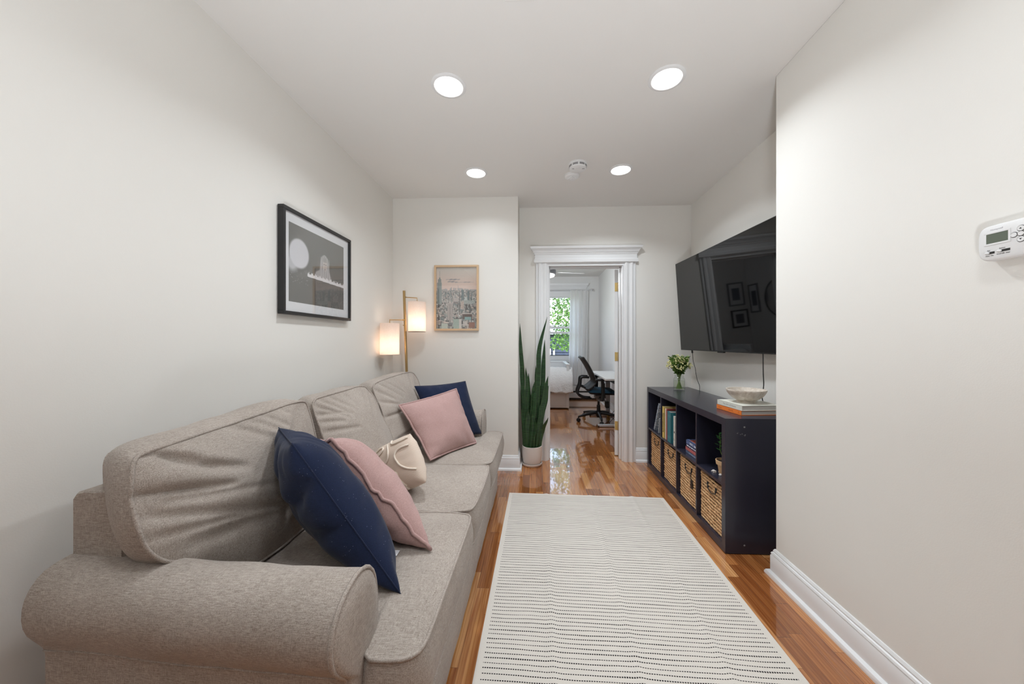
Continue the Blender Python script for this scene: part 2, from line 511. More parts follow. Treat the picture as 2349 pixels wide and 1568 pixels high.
struct('wall_bedroom_right', MB().box(XBR, 3.66, 0, 1.7, YW, CEIL), BEDW, smooth=0)
WX0, WX1, WZ0, WZ1 = -.12, .86, .80, 2.26
mb = MB().box(-2.6, YW, 0, WX0, 7.46, CEIL).box(WX1, YW, 0, 1.7, 7.46, CEIL).box(WX0, YW, 0, WX1, 7.46, WZ0).box(WX0, YW, WZ1, WX1, 7.46, CEIL)
struct('wall_bedroom_back', mb, BEDW, smooth=0)

BASE = [(0,0),(.036,0),(.036,.008),(.031,.018),(.020,.023),(.017,.024),(.017,.100),(.013,.106),(.016,.110),(.013,.118),(.008,.121),(.009,.127),(.004,.137),(0,.138)]
struct('baseboard_left', molding([(XL, -3.1), (XL, YB)], BASE), TRIM)
struct('baseboard_corner', molding([(XL, YB), (-.17, YB), (-.17, YF)], BASE), TRIM)
struct('baseboard_back', molding([(.99, YF), (XT, YF), (XT, 1.9)], BASE), TRIM)
struct('baseboard_entry', molding([(XT-.1, 1.84), (XN, 1.84), (XN, -3.1)], BASE), TRIM)
struct('baseboard_bedroom', molding([(XBR, YW), (XBR, 3.66)], BASE), TRIM)

# door casing and its cornice
CAS = [(0,0),(0,.010),(.004,.016),(.012,.016),(.016,.010),(.026,.010),(.029,.024),(.040,.028),(.052,.024),(.058,.018),(.070,.018),(.078,.024),(.096,.028),(.108,.024),(.112,.014),(.123,.014),(.123,0)]
mb = MB()
mb.prism(CAS, lambda a, b, t: (-.004+a, YF-b, t), 0, 1.99)
mb.prism(CAS, lambda a, b, t: (.994-a, YF-b, t), 0, 1.99)
mb.box(.119, YF-.012, 1.962, .871, YF, 1.99)
struct('trim_1', mb, TRIM, smooth=30)
COR = [(-.028,1.99),(.003,1.99),(.009,1.996),(.009,2.022),(.003,2.030),(0,2.034),(0,2.070),(.006,2.076),(.008,2.086),(.015,2.092),(.020,2.108),(.032,2.122),(.038,2.124),(.044,2.134),(.046,2.148),(-.028,2.148)]
struct('trim_2', molding([(-.013, YF), (-.013, YF-.028), (1.002, YF-.028), (1.002, YF)], COR), TRIM, smooth=25)
mb = MB().box(.119, YF-.002, 0, .131, 3.68, 1.975).box(.859, YF-.002, 0, .871, 3.68, 1.975).box(.119, YF-.002, 1.963, .871, 3.68, 1.975)
mb.box(.131, 3.60, 0, .143, 3.64, 1.963).box(.847, 3.60, 0, .859, 3.64, 1.963).box(.131, 3.60, 1.95, .859, 3.64, 1.963)
struct('trim_3', mb, TRIM, smooth=0, bevel=.002)

# the open door, swung into the bedroom
d = thing('door_1', None, None, (.845, 3.70, 0)); d['kind'] = 'structure'
DM = Matrix.Translation((.858, 3.698, 0)) @ Matrix.Rotation(R(-15), 4, 'Z')
mb = MB().box(-.036, 0, .008, 0, .72, 1.955)
for z0, z1 in ((.25, .85), (1.0, 1.75)):
    mb.box(-.040, .12, z0, -.035, .60, z1)
obj('door_slab', mb.xf(DM), TRIM, d, smooth=0, bevel=.003)
for z in (1.772, 1.043, .319):
    h = MB().box(-.033, -.004, z-.045, -.006, .0005, z+.045).tube([(.002, -.006, z-.047), (.002, -.006, z+.047)], .006, 8)
    for dz in (-.03, 0, .03): h.ball((-.022+.008*(dz==0), -.004, z+dz), .003, 6, 4)
    obj('hinge', h.xf(DM), HINGE, d)

# window
w = thing('window_1', None, None, (.37, YW, WZ0)); w['kind'] = 'structure'
mb = MB()
y0, y1 = 7.36, 7.43
mb.box(WX0, y0, WZ0, WX0+.05, y1, WZ1).box(WX1-.05, y0, WZ0, WX1, y1, WZ1).box(WX0, y0, WZ1-.12, WX1, y1, WZ1).box(WX0, y0, WZ0, WX1, y1, WZ0+.03)
obj('window_frame', mb, TRIM, w, smooth=0, bevel=.003)
mb = MB().box(WX0+.05, 7.40, 1.475, WX1-.05, 7.43, 1.515).box(WX0+.05, 7.40, 2.12, WX1-.05, 7.43, 2.15)
obj('upper_sash', mb, TRIM, w, smooth=0)
mb = MB().box(WX0+.05, 7.365, 1.365, WX1-.05, 7.395, 1.405).box(WX0+.05, 7.365, .83, WX1-.05, 7.395, .905)
obj('lower_sash', mb, TRIM, w, smooth=0)
obj('weather_strip', MB().box(WX0+.05, 7.362, .905, WX1-.05, 7.397, .918), BLACK, w, smooth=0)  # black strip drawn as the dark gap line over the bottom rail
obj('window_glass', MB().box(WX0+.05, 7.412, 1.5, WX1-.05, 7.415, 2.14).box(WX0+.05, 7.378, .9, WX1-.05, 7.381, 1.39), GLASS, w, smooth=0)
mb = MB().box(WX0-.12, YW-.05, .775, WX1+.12, YW+.03, .80)
obj('window_sill', mb, TRIM, w, smooth=0, bevel=.004)
mb = MB().box(WX0-.10, YW-.02, .80, WX0, YW, WZ1+.02).box(WX1, YW-.02, .80, WX1+.10, YW, WZ1+.02).box(WX0-.1, YW-.02, WZ1, WX1+.1, YW, 2.29)
obj('window_casing', mb, TRIM, w, smooth=0, bevel=.003)
COR2 = [(-.03,2.285),(.004,2.285),(.006,2.30),(.010,2.31),(.022,2.34),(.045,2.37),(.05,2.405),(-.03,2.405)]
obj('window_cornice', molding([(-.29, YW), (-.29, YW-.03), (1.03, YW-.03), (1.03, YW)], COR2), TRIM, w, smooth=25)

# ---------------------------------------------------------------- ceiling fittings
def downlight(x, y, label):
    t = thing('recessed_ceiling_light', label, 'ceiling light', (x, y, CEIL), 'recessed ceiling lights')
    obj('trim_ring', MB().lathe([(.092, CEIL), (.092, CEIL-.003), (.088, CEIL-.006), (.076, CEIL-.008), (.073, CEIL-.005), (.073, CEIL)], (x, y, 0), 40), WHITEP, t)
    obj('lens', MB().lathe([(.0, CEIL-.0045), (.0735, CEIL-.0045), (.0735, CEIL-.001)], (x, y, 0), 40), LAMP, t)
    return t
def spot(x, y, z, e, col=(.875, .935, .985)):
    l = bpy.data.lights.new('downlight', 'AREA'); l.shape = 'DISK'; l.size = .14; l.spread = R(140); l.energy = e; l.color = col
    o = bpy.data.objects.new('downlight', l); COL.objects.link(o); o.location = (x, y, z); return o
E_SPOT = 8.8
LIGHTS = [(-.464, 1.832, 'recessed ceiling light above the near half of the taupe sofa'),
          (.672, 1.828, 'recessed ceiling light closest to the white entry wall'),
          (-.483, 2.785, 'recessed ceiling light in front of the city print'),
          (.667, 2.785, 'recessed ceiling light beside the two smoke detectors')]
for x, y, lb in LIGHTS:
    downlight(x, y, lb); spot(x, y, CEIL-.012, E_SPOT*(.98 if x < 0 else .80) if y < 2 else E_SPOT*(.29 if x < 0 else 1.0))
# lamps of the part of the room behind the viewer
for x, y in ((-.46, .5), (.67, .5), (-.46, -1.0), (.67, -1.0)): spot(x, y, CEIL-.012, E_SPOT*.35)

x, y = .318, 2.685
t = thing('smoke_detector', 'white smoke detector with dark vent slots on the ceiling', 'smoke detector', (x, y, CEIL))
obj('detector_body', MB().lathe([(.072, CEIL), (.072, CEIL-.010), (.066, CEIL-.012), (.066, CEIL-.030), (.063, CEIL-.038), (.05, CEIL-.043), (0, CEIL-.044)], (x, y, 0), 40), WHITEP, t)
mb = MB()
for a0 in range(0, 360, 45):
    for zz in (CEIL-.018, CEIL-.026):
        P = []
        for k in range(7):
            a = R(a0+5+35*k/6)
            P.append([(x+.0668*math.cos(a), y+.0668*math.sin(a), zz-.0022), (x+.0668*math.cos(a), y+.0668*math.sin(a), zz+.0022)])
        mb.grid(P)
obj('vent_slots', mb, SLOT, t)
obj('test_button', MB().lathe([(.016, CEIL-.043), (.016, CEIL-.0455), (0, CEIL-.046)], (x, y-.02, 0), 20), WHITEP, t)
for q0, q1 in ((-.045, -.03), (.03, .048)): obj('indicator_mark', MB().box(x+q0, y-.022, CEIL-.0445, x+q1, y-.016, CEIL-.042), GREYP, t)
x, y = .292, 2.86
t = thing('heat_detector', 'smaller plain white detector tucked behind the slotted smoke detector', 'smoke detector', (x, y, CEIL))
obj('detector_body', MB().lathe([(.060, CEIL), (.060, CEIL-.012), (.052, CEIL-.022), (.03, CEIL-.027), (0, CEIL-.027)], (x, y, 0), 32), WHITEP, t)
M = Matrix.Translation((x, y-.005, CEIL-.027)) @ Matrix.Rotation(R(35), 4, 'Z')
obj('square_cap', MB().box(-.026, -.026, -.006, .026, .026, .004).box(-.012, -.012, -.010, .012, .012, 0).xf(M), WHITEP, t, smooth=0, bevel=.003)
tag(obj('ceiling_plate', MB().box(-.125, 1.255, CEIL-.012, -.002, 1.378, CEIL), CEILM, smooth=0, bevel=.003), 'flat white square cover plate on the ceiling nearest the viewer', 'ceiling plate')

# ---------------------------------------------------------------- pictures
def print_mesh(img, tl, tr, bl, parent, name='print'):
    H, W, _ = img.shape
    tl, tr, bl = map(np.array, (tl, tr, bl))
    P = [[tuple(tl+(tr-tl)*j/W+(bl-tl)*i/H) for j in range(W+1)] for i in range(H+1)]
    o = obj(name, MB().grid(P), PRINT, parent, smooth=0, recalc=False)
    c = np.clip(img/255., 0, 1); c = np.where(c <= .04045, c/12.92, ((c+.055)/1.055)**2.4)
    a = o.data.color_attributes.new('print', 'FLOAT_COLOR', 'CORNER')
    full = np.ones((H*W, 4, 4), np.float32); full[:, :, :3] = c.reshape(H*W, 1, 3)
    a.data.foreach_set('color', full.ravel())
    return o

def frame_mb(mapf, w, h, fw, depth):
    """picture frame; mapf(a,b,n): a across, b up, n out of the wall"""
    mb = MB()
    for a0, b0, a1, b1 in ((0,0,w,fw), (0,h-fw,w,h), (0,fw,fw,h-fw), (w-fw,fw,w,h-fw)):
        q = [mapf(*p) for p in ((a0,b0,0),(a1,b0,0),(a1,b1,0),(a0,b1,0),(a0,b0,depth),(a1,b0,depth),(a1,b1,depth),(a0,b1,depth))]
        mb.add(q, [(0,3,2,1),(4,5,6,7),(0,1,5,4),(1,2,6,5),(2,3,7,6),(3,0,4,7)])
    return mb
def slab(mapf, a0, b0, a1, b1, n0, n1):
    q = [mapf(*p) for p in ((a0,b0,n0),(a1,b0,n0),(a1,b1,n0),(a0,b1,n0),(a0,b0,n1),(a1,b0,n1),(a1,b1,n1),(a0,b1,n1))]
    return MB().add(q, [(0,3,2,1),(4,5,6,7),(0,1,5,4),(1,2,6,5),(2,3,7,6),(3,0,4,7)])

def img_concert():
    W, H = 280, 224; r = np.random.RandomState(3)
    yy, xx = np.mgrid[0:H, 0:W]; u = (xx+.5)/W; v = (yy+.5)/H; asp = W/H*.8*1.0
    g = 90 + 10*(1-v) + 4*np.sin(u*3)
    img = np.stack([g, g-1, g-3], -1)
    def blend(mask, c): 
        m = np.clip(mask, 0, 1)[..., None]; img[:] = img*(1-m)+np.array(c)*m
    dx = (u-.16)*.538; dy = (v-.36)*.43
    blend((.062-np.hypot((u-.05)*.538, (v-.50)*.43))/.02*.6, (190, 190, 194))
    blend((.088-np.hypot(dx, dy))/.012, (214, 214, 219))
    # dark stage below the instrument
    blend((v > .66)*.45, (84, 82, 80))
    n = r.rand(H, W)
    # long light hair and shoulders, an anonymous performer
    hx = .60; nn = np.stack([np.interp(np.arange(H), np.linspace(0, H, 12), r.rand(12)) for _ in range(1)], 0)
    def poly(pts, c, soft=.012, k=1.0):
        # left/right outline given as (v, u0, u1)
        vs_ = [p[0] for p in pts]; l = np.interp(v, vs_, [p[1] for p in pts]); rr_ = np.interp(v, vs_, [p[2] for p in pts])
        m = np.clip(np.minimum(u-l, rr_-u)/soft, 0, 1)*(v >= vs_[0])*(v <= vs_[-1])
        blend(m*k, c)
    poly([(.48, .50, .70), (.52, .43, .72), (.56, .405, .735), (.615, .395, .75)], (166, 162, 162), .02)
    poly([(.245, .585, .612), (.26, .555, .64), (.29, .53, .665), (.35, .512, .684), (.45, .500, .69), (.54, .488, .705), (.60, .478, .715)], (172, 169, 169), .012)
    for k in range(15):
        c0 = .515+.0125*k; sh = 112 if k % 3 == 0 else (236 if k % 3 == 1 else 205)
        cv = c0+(c0-hx)*.35*(v-.42)+.004*np.sin(v*30+k*1.7)
        blend(np.clip(1-np.abs(u-cv)/.006, 0, 1)*(v > .27+.25*abs(c0-hx))*(v < .60)*.65, (sh, sh-2, sh-2))
    poly([(.325, .572, .635), (.36, .562, .645), (.42, .562, .645), (.455, .575, .635), (.482, .594, .618)], (196, 188, 184), .008)
    poly([(.285, .568, .640), (.32, .560, .648), (.352, .562, .646)], (158, 155, 154), .010, .85)
    for ex in (.586, .622): blend((1-((u-ex)/.011)**2-((v-.385)/.008)**2)*1.2, (66, 62, 60))
    blend((1-((u-.606)/.006)**2-((v-.425)/.022)**2)*.5, (150, 140, 136))
    blend((1-((u-.605)/.013)**2-((v-.455)/.007)**2)*1.1, (84, 78, 76))
    # fringed white edge of the instrument
    bl = sum(np.roll(np.roll(img, i, 0), j, 1) for i in (-1, 0, 1) for j in (-1, 0, 1))/9; img[2:-2, 2:-2] = bl[2:-2, 2:-2]
    edge = .605+.035*(u-.3)
    blend((u > .29)*(v > edge-.018-.03*r.rand(1, W)*(np.sin(u*90) > -.3))*(v < edge+.022), (232, 230, 232))
    blend((u > .29)*(v > edge-.018)*(v < edge+.022)*(n > .80)*.4, (170, 168, 168))
    for k in range(26):
        a, b = r.rand()*.3, .55+.2*r.rand()
        blend((np.hypot((u-a)*1.2, v-b) < .006)*.6, (170, 170, 170))
    return img

def img_city():
    W, H = 150, 234; r = np.random.RandomState(5)
    yy, xx = np.mgrid[0:H, 0:W]; u = (xx+.5)/W; v = (yy+.5)/H
    a = np.array((206, 200, 190.)); b = np.array((226, 200, 186.))
    k = np.clip(v/.3, 0, 1)[..., None]; img = a*(1-k)+b*k
    def rect(x0, y0, x1, y1, c, win=0, sh=0):
        X0, X1 = max(0, int(x0*W)), min(W, int(x1*W)); Y0, Y1 = max(0, int(y0*H)), min(H, int(y1*H))
        if X1 <= X0 or Y1 <= Y0: return
        c = np.array(c, float); img[Y0:Y1, X0:X1] = c
        if sh: img[Y0:Y1, X0:X0+max(1, (X1-X0)//3)] = c*.78
        if win:
            for y in range(Y0+1, Y1, 2): 
                m = r.rand(X1-X0) < .5; img[y, X0:X1][m] = c*(.62+.2*r.rand())
    for cx, cy, w, h, d in ((.42, .20, .20, .014, 72), (.38, .235, .13, .016, 66), (.50, .245, .10, .010, 50), (.75, .245, .18, .010, 52), (.65, .145, .08, .006, 10), (.85, .315, .14, .004, 14)):
        m = np.clip(1-((u-cx)/w)**2-((v-cy)/h)**2+.25*np.sin(u*60+v*90), 0, 1)[..., None]
        img = img-m*np.array((d, d*.8, d*.6))
    pal = [(150, 154, 150), (170, 162, 154), (128, 138, 136), (188, 178, 168), (110, 114, 112), (198, 190, 182), (92, 108, 108), (176, 158, 148), (210, 204, 196)]
    # distant skyline
    for i in range(90):
        x = r.rand(); top = .345+.02*abs(x-.5)*2-.03*math.exp(-((x-.42)/.2)**2)*r.rand()+.01*r.rand(); w = .008+.014*r.rand()
        c = np.array((164, 160, 158))+r.randint(-10, 10)
        rect(x, top, x+w, .45, c)
    rect(.60, .275, .606, .36, (140, 140, 140)); rect(.535, .295, .541, .36, (146, 146, 146))
    y = .37
    while y < 1.0:
        sc = .4+2.0*(y-.36)
        for i in range(int(44/sc)+5):
            w = (.018+.045*r.rand())*sc; h = (.02+.055*r.rand())*sc
            x = r.rand()*1.1-.05; c = np.array(pal[r.randint(len(pal))], float)
            if y > .55 and r.rand() < .22: c = np.array((64, 62, 60.))+r.randint(0, 20)
            rect(x, y+r.rand()*.02, x+w, y+h*1.6, c, win=1, sh=1)
            rect(x, y+r.rand()*.02, x+w*.9, y+.008*sc, np.minimum(235, c*1.22))
        y += .022*sc
    rect(.56, .42, .585, .78, (110, 100, 96)); rect(.575, .42, .582, .78, (70, 64, 62))
    for x0, x1, y0, y1 in ((.62, .68, .37, .54), (.77, .82, .39, .55)): rect(x0, y0, x1, y1, (92, 112, 114), 1)
    # a plain stepped tower with a mast
    rect(.085, .06, .090, .18, (120, 122, 118)); rect(.07, .17, .10, .20, (126, 132, 128)); rect(.045, .195, .125, .25, (140, 148, 143), 1); rect(.025, .25, .135, .60, (138, 148, 144))
    for i in range(12): rect(.03+.009*i, .26, .034+.009*i, .60, (112, 122, 120))
    # broad ribbed tower
    rect(.31, .555, .37, .60, (188, 178, 170)); rect(.275, .585, .41, .86, (178, 168, 162))
    for i in range(8): rect(.285+.016*i, .60, .290+.016*i, .90, (112, 104, 100))
    rect(.42, .50, .55, .56, (180, 170, 164)); rect(.42, .56, .55, .59, (120, 110, 106))
    rect(.70, .49, .76, .56, (182, 192, 186)); rect(.68, .54, .95, .60, (168, 178, 172), 1)
    rect(.60, .56, .68, .68, (196, 176, 162), 1)
    rect(.64, .755, .88, .85, (72, 56, 50)); rect(.70, .81, .86, .855, (120, 164, 162)); rect(.64, .75, .88, .762, (206, 200, 192))
    rect(.43, .83, .62, .845, (60, 54, 52)); rect(.42, .845, .56, 1, (150, 172, 158)); rect(.56, .845, .62, 1, (206, 200, 192))
    rect(.80, .90, .95, .99, (150, 98, 80), 1); rect(.66, .88, .76, .95, (214, 206, 198), 1); rect(.13, .915, .28, 1, (176, 190, 178))
    n = r.rand(H, W, 1)*22-11
    img = np.where(v[..., None] > .30, img*.86+38, img)
    return img+n*(v[..., None] > .36)

mp = lambda a, b, n: (XL+.004+n, 1.772+a, 1.347+b)       # left wall
t = thing('framed_photograph', 'black framed black and white concert photograph on the left wall', 'picture', (XL+.004, 2.1, 1.347))
obj('frame', frame_mb(mp, .668, .576, .018, .033), BLACKF, t, smooth=0, bevel=.0015)
obj('picture_mat', slab(mp, .015, .015, .653, .561, .004, .020), MATB, t, smooth=0)
IW0, IW1, IH0, IH1 = .055, .592, .072, .504
print_mesh(img_concert(), mp(IW0, IH1, .0205), mp(IW1, IH1, .0205), mp(IW0, IH0, .0205), t)
obj('glazing', slab(mp, .017, .017, .651, .559, .0225, .0240), GLAZE, t, smooth=0)
mp = lambda a, b, n: (-.957+a, YB-.003-n, 1.302+b)
t = thing('framed_city_print', 'oak framed print of a city skyline on the wall beside the doorway', 'picture', (-.747, YB, 1.302))
obj('frame', frame_mb(mp, .42, .614, .019, .022), OAKF, t, smooth=0, bevel=.0015)
obj('backing_board', slab(mp, .012, .012, .408, .602, .001, .008), MATB, t, smooth=0)
print_mesh(img_city(), mp(.018, .596, .0085), mp(.402, .596, .0085), mp(.018, .018, .0085), t)
obj('glazing', slab(mp, .017, .017, .403, .597, .011, .0125), GLAZE, t, smooth=0)

# ---------------------------------------------------------------- wall mounted screen
FB = Vector((1.379, 3.39, 1.121)); FT = Vector((1.326, 3.39, 1.937))
dn = Vector((.058, -1, 0)).normalized(); up = (FT-FB); hgt = up.length; up.normalize(); nr = dn.cross(up).normalized()
if nr.x > 0: nr = -nr
LT = 1.44
mp = lambda a, b, n: tuple(FB + dn*a + up*b + nr*n)
t = thing('television', 'large black flat screen television tilted forward on the wall', 'television', tuple(FB+dn*LT/2-nr*.03))
obj('screen_body', slab(mp, 0, 0, LT, hgt, -.022, -.0005), BLACK, t, smooth=0, bevel=.002)
obj('screen', slab(mp, .004, .008, LT-.004, hgt-.004, -.001, .0005), SCREEN, t, smooth=0)
mb = slab(mp, LT*.3, hgt*.08, LT*.9, hgt*.6, -.045, -.021)
obj('back_housing', mb, BLACK, t, smooth=0, bevel=.006)
c = Vector(mp(LT/2, hgt*.5, -.04))
mb = MB().box(c.x, c.y-.22, c.z-.14, XT-.001, c.y-.17, c.z+.14).box(c.x, c.y+.17, c.z-.14, XT-.001, c.y+.22, c.z+.14).box(XT-.012, c.y-.3, c.z-.1, XT-.001, c.y+.3, c.z+.1)
obj('wall_bracket', mb, BLACK, t, smooth=0)
mb = slab(mp, .60, -.008, .68, 0, -.016, -.001)
obj('sensor_bar', mb, BLACK, t, smooth=0)

def smooth_path(pts, n=40):
    P = [np.array(p, float) for p in pts]; P = [2*P[0]-P[1]] + P + [2*P[-1]-P[-2]]; out = []
    m = len(P)-3
    for i in range(n+1):
        s = i/n*m; k = min(int(s), m-1); f = s-k
        a, b, c, d = P[k:k+4]
        out.append(tuple(.5*((2*b)+(c-a)*f+(2*a-5*b+4*c-d)*f*f+(3*b-a-3*c+d)*f**3)))
    return out
t = thing('power_cord', 'thin wavy black cord hanging below the screen by the flower jar', 'cord', (1.45, 3.3, 1.1))
obj('wire', MB().tube(smooth_path([(1.418, 3.235, 1.105), (1.424, 3.228, 1.02), (1.43, 3.205, .96), (1.44, 3.208, .90), (1.448, 3.20, .85), (1.466, 3.20, .80), (1.475, 3.22, .74), (1.485, 3.25, .55)]), .0023, 6), BLACK, t)
obj('plug', MB().tube([(1.4165, 3.238, 1.128), (1.418, 3.235, 1.095)], .0075, 8), BLACK, t)
tag(obj('signal_cord', MB().tube(smooth_path([(1.452, 2.30, 1.125), (1.452, 2.298, 1.0), (1.456, 2.30, .92), (1.450, 2.305, .84), (1.466, 2.31, .77), (1.48, 2.33, .55)]), .0030, 6), BLACK), 'straight black cord dropping from the screen behind the stone bowl', 'cord')

# ---------------------------------------------------------------- thermostat
XF = 1.195
t = thing('thermostat', 'white wall thermostat with a grey display on the entry wall', 'thermostat', (XN, .92, 1.41))
far = [(.958+.041*max(0, math.cos(R(-90+180*k/12)))**.45, 1.459+.047*(1 if math.sin(R(-90+180*k/12)) > 0 else -1)*abs(math.sin(R(-90+180*k/12)))**.6) for k in range(13)]
near = [(1.836-a, b) for a, b in reversed(far)]
outl = far + [(a-.0, b) for a, b in near]
def inset(P, k):
    cy = sum(p[0] for p in P)/len(P); cz = sum(p[1] for p in P)/len(P)
    return [(cy+(a-cy)*(1-k*.6), cz+(b-cz)*(1-k)) for a, b in P]
lay = [(XN, inset(outl, .10)), (1.215, inset(outl, 0)), (1.202, inset(outl, 0)), (1.197, inset(outl, .03)), (XF, inset(outl, .09))]
vs = []; fs = []; n = len(outl)
for xx, P in lay: vs += [(xx, a, b) for a, b in P]
for i in range(len(lay)-1):
    for k in range(n): fs.append((i*n+k, i*n+(k+1) % n, (i+1)*n+(k+1) % n, (i+1)*n+k))
fs.append(tuple((len(lay)-1)*n+k for k in range(n)))
obj('thermostat_body', MB().add(vs, fs), WHITEP, t, smooth=50)
mpt = lambda a, b, n: (XF-n, a, b)
obj('display_bezel', frame_mb(lambda a, b, n: (XF-n, .984-a, 1.453+b), .052, .034, .0045, .0012), WHITEP, t, smooth=0, bevel=.0006)
obj('display', slab(mpt, .937, 1.4565, .980, 1.4835, -.001, .0003), LCD, t, smooth=0)
for yy, zz, sl in ((.977, 1.433, .014), (.953, 1.434, .020)):
    obj('switch_slot', slab(mpt, yy-sl, zz-.003, yy+.004, zz+.003, -.001, .0003), SLOT, t, smooth=0)
    obj('switch_lever', MB().ball((XF-.002, yy, zz), .0055, 10, 6, (.6, 1.0, .6)), WHITEP, t)
for yy, zz, rr in ((.913, 1.480, .0065), (.913, 1.4535, .0065), (.913, 1.467, .0055), (.926, 1.467, .0058)):
    M = Matrix.Rotation(R(-90), 4, 'Y')
    b = obj('button', MB().lathe([(rr, 0), (rr, .0015), (rr*.8, .0022), (rr*.7, .0016), (0, .0016)], (XF, yy, zz), 20, M), WHITEP, t)
    b2 = obj('button_gap', MB().lathe([(rr+.0013, 0), (rr+.0013, .0003), (rr, .0003)], (XF, yy, zz), 20, M), SLOT, t)
for zz, s in ((1.480, 1), (1.4535, -1)):
    obj('arrow_mark', MB().prism([(-.0025, -.0015*s), (.0025, -.0015*s), (0, .002*s)], lambda a, b, c: (XF-.0017-c, .913+a, zz+b), 0, .0003), INK, t, smooth=0)
def lettering(txt, size, M, mat, parent, name='lettering', ext=.0001):
    cu = bpy.data.curves.new(name, 'FONT'); cu.body = txt; cu.size = size; cu.align_x = 'CENTER'; cu.align_y = 'CENTER'; cu.extrude = ext; cu.resolution_u = 2
    tmp = bpy.data.objects.new('tmp', cu); COL.objects.link(tmp)
    dg = bpy.context.evaluated_depsgraph_get(); dg.update()
    me = bpy.data.meshes.new_from_object(tmp.evaluated_get(dg)); bpy.data.objects.remove(tmp)
    mb = MB(); mb.add([tuple(M @ v.co) for v in me.vertices], [tuple(p.vertices) for p in me.polygons])
    bpy.data.meshes.remove(me)
    return obj(name, mb, mat, parent, smooth=0)
MT = lambda y, z: Matrix(((0, 0, -1, XF-.0003), (-1, 0, 0, y), (0, 1, 0, z), (0, 0, 0, 1)))
for txt, s, yy, zz, m in (('Honeywell', .0058, .959, 1.4925, INKG), ('Fan', .0042, .975, 1.4395, INK), ('Auto  On', .0042, .973, 1.4255, INK), ('System', .0042, .948, 1.4405, INK), ('Cool Off  Heat', .0042, .946, 1.4265, INK)):
    lettering(txt, s, MT(yy, zz), m, t)

# ================================================================ SOFA
def smooth_poly(P, n=96, it=3):
    P = [np.array(p, float) for p in P]
    for _ in range(it):
        Q = []
        for i in range(len(P)):
            a, b = P[i], P[(i+1) % len(P)]; Q += [a*.75+b*.25, a*.25+b*.75]
        P = Q
    P = np.array(P); d = np.r_[0, np.cumsum(np.linalg.norm(np.diff(np.vstack([P, P[:1]]), axis=0), axis=1))]
    s = np.linspace(0, d[-1], n, endpoint=False); Pc = np.vstack([P, P[:1]])
    return np.stack([np.interp(s, d, Pc[:, 0]), np.interp(s, d, Pc[:, 1])], 1)

def crease(a, b, L):
    """sum of soft valleys / ridges along short lines: (a0,b0,a1,b1,width,height)"""
    h = 0; lo = 0
    for a0, b0, a1, b1, w, d in L:
        vx, vy = a1-a0, b1-b0; l2 = vx*vx+vy*vy
        s = ((a-a0)*vx+(b-b0)*vy)/l2; sc = min(1, max(0, s))
        e = math.hypot(a-a0-sc*vx, b-b0-sc*vy)
        fade = 1-.75*abs(sc-.25)
        q = d*math.exp(-(e/w)**2)*fade
        if d < 0: lo = min(lo, q)
        else: h += q
    return h+lo

def cushion(name, poly, T, Bf, Bb, fmap, mat, parent, ctr=None, N=120, K=16, creases=(), wr=.004, bb=.008, seed=0, pipe=.0052, pw=2.6, wscale=14, pipe_mat=None, seamwob=.004):
    O = smooth_poly(poly, N); c = np.array(ctr) if ctr is not None else O.mean(0)
    vs = []; fs = []
    def wn(a, b, k=0): return noise.noise(Vector((a*wscale+seed*7.1, b*wscale, k*3.7+seed)))
    def surf(sgn, B):
        rows = []
        for i in range(1, K+1):
            s = (i/K)**.8; ring = []
            for p in O:
                q = c+(p-c)*s
                h = T/2+B*(1-s**pw)
                if sgn > 0:
                    h += crease(q[0], q[1], creases)*min(1, (1-s)*6+.25) + wr*wn(q[0], q[1])*min(1, (1-s)*5+.15)
                h += seamwob*noise.noise(Vector((p[0]*9+seed, p[1]*9, 5)))*s**4
                ring.append(fmap(q[0], q[1], sgn*h))
            rows.append(ring)
        hc = T/2+B+(crease(c[0], c[1], creases)+wr*wn(c[0], c[1]) if sgn > 0 else 0)
        return fmap(c[0], c[1], sgn*hc), rows
    cf, F = surf(1, Bf); cb, Bk = surf(-1, Bb)
    band = []
    cs = .5*(O.min(0)+O.max(0))
    for j in range(1, 6):
        f = j/6; ring = []
        for i, p in enumerate(O):
            a = O[(i+1) % N]-O[i-1]; nrm = np.array((a[1], -a[0])); nrm = nrm/(np.linalg.norm(nrm)+1e-9)
            if nrm @ (p-c) < 0: nrm = -nrm
            k = bb*math.sin(PI*f)+.6*wr*wn(p[0], p[1], f*4)*math.sin(PI*f)
            q = p+nrm*k
            wob0 = seamwob*noise.noise(Vector((p[0]*9+seed, p[1]*9, 5)))
            ring.append(fmap(q[0], q[1], (T/2+wob0)*(1-f)-(T/2+wob0)*f))
        band.append(ring)
    rings = F + band + Bk[::-1]
    vs = [cf]+[q for r in rings for q in r]+[cb]; m = len(rings)
    for k in range(N): fs.append((0, 1+k, 1+(k+1) % N))
    for i in range(m-1):
        for k in range(N):
            k2 = (k+1) % N
            fs.append((1+i*N+k, 1+(i+1)*N+k, 1+(i+1)*N+k2, 1+i*N+k2))
    L = 1+m*N
    for k in range(N): fs.append((L, 1+(m-1)*N+(k+1) % N, 1+(m-1)*N+k))
    o = obj(name, MB().add(vs, fs), mat, parent, smooth=60)
    if pipe:
        obj('piping', MB().tube(F[-1], pipe, 6, closed=True).tube(Bk[-1], pipe, 6, closed=True), pipe_mat or mat, o, smooth=180)
    return o

SX0 = -1.2
sofa = thing('sofa', 'long taupe linen three seat sofa along the left wall', 'sofa', (-.75, 1.8, 0))
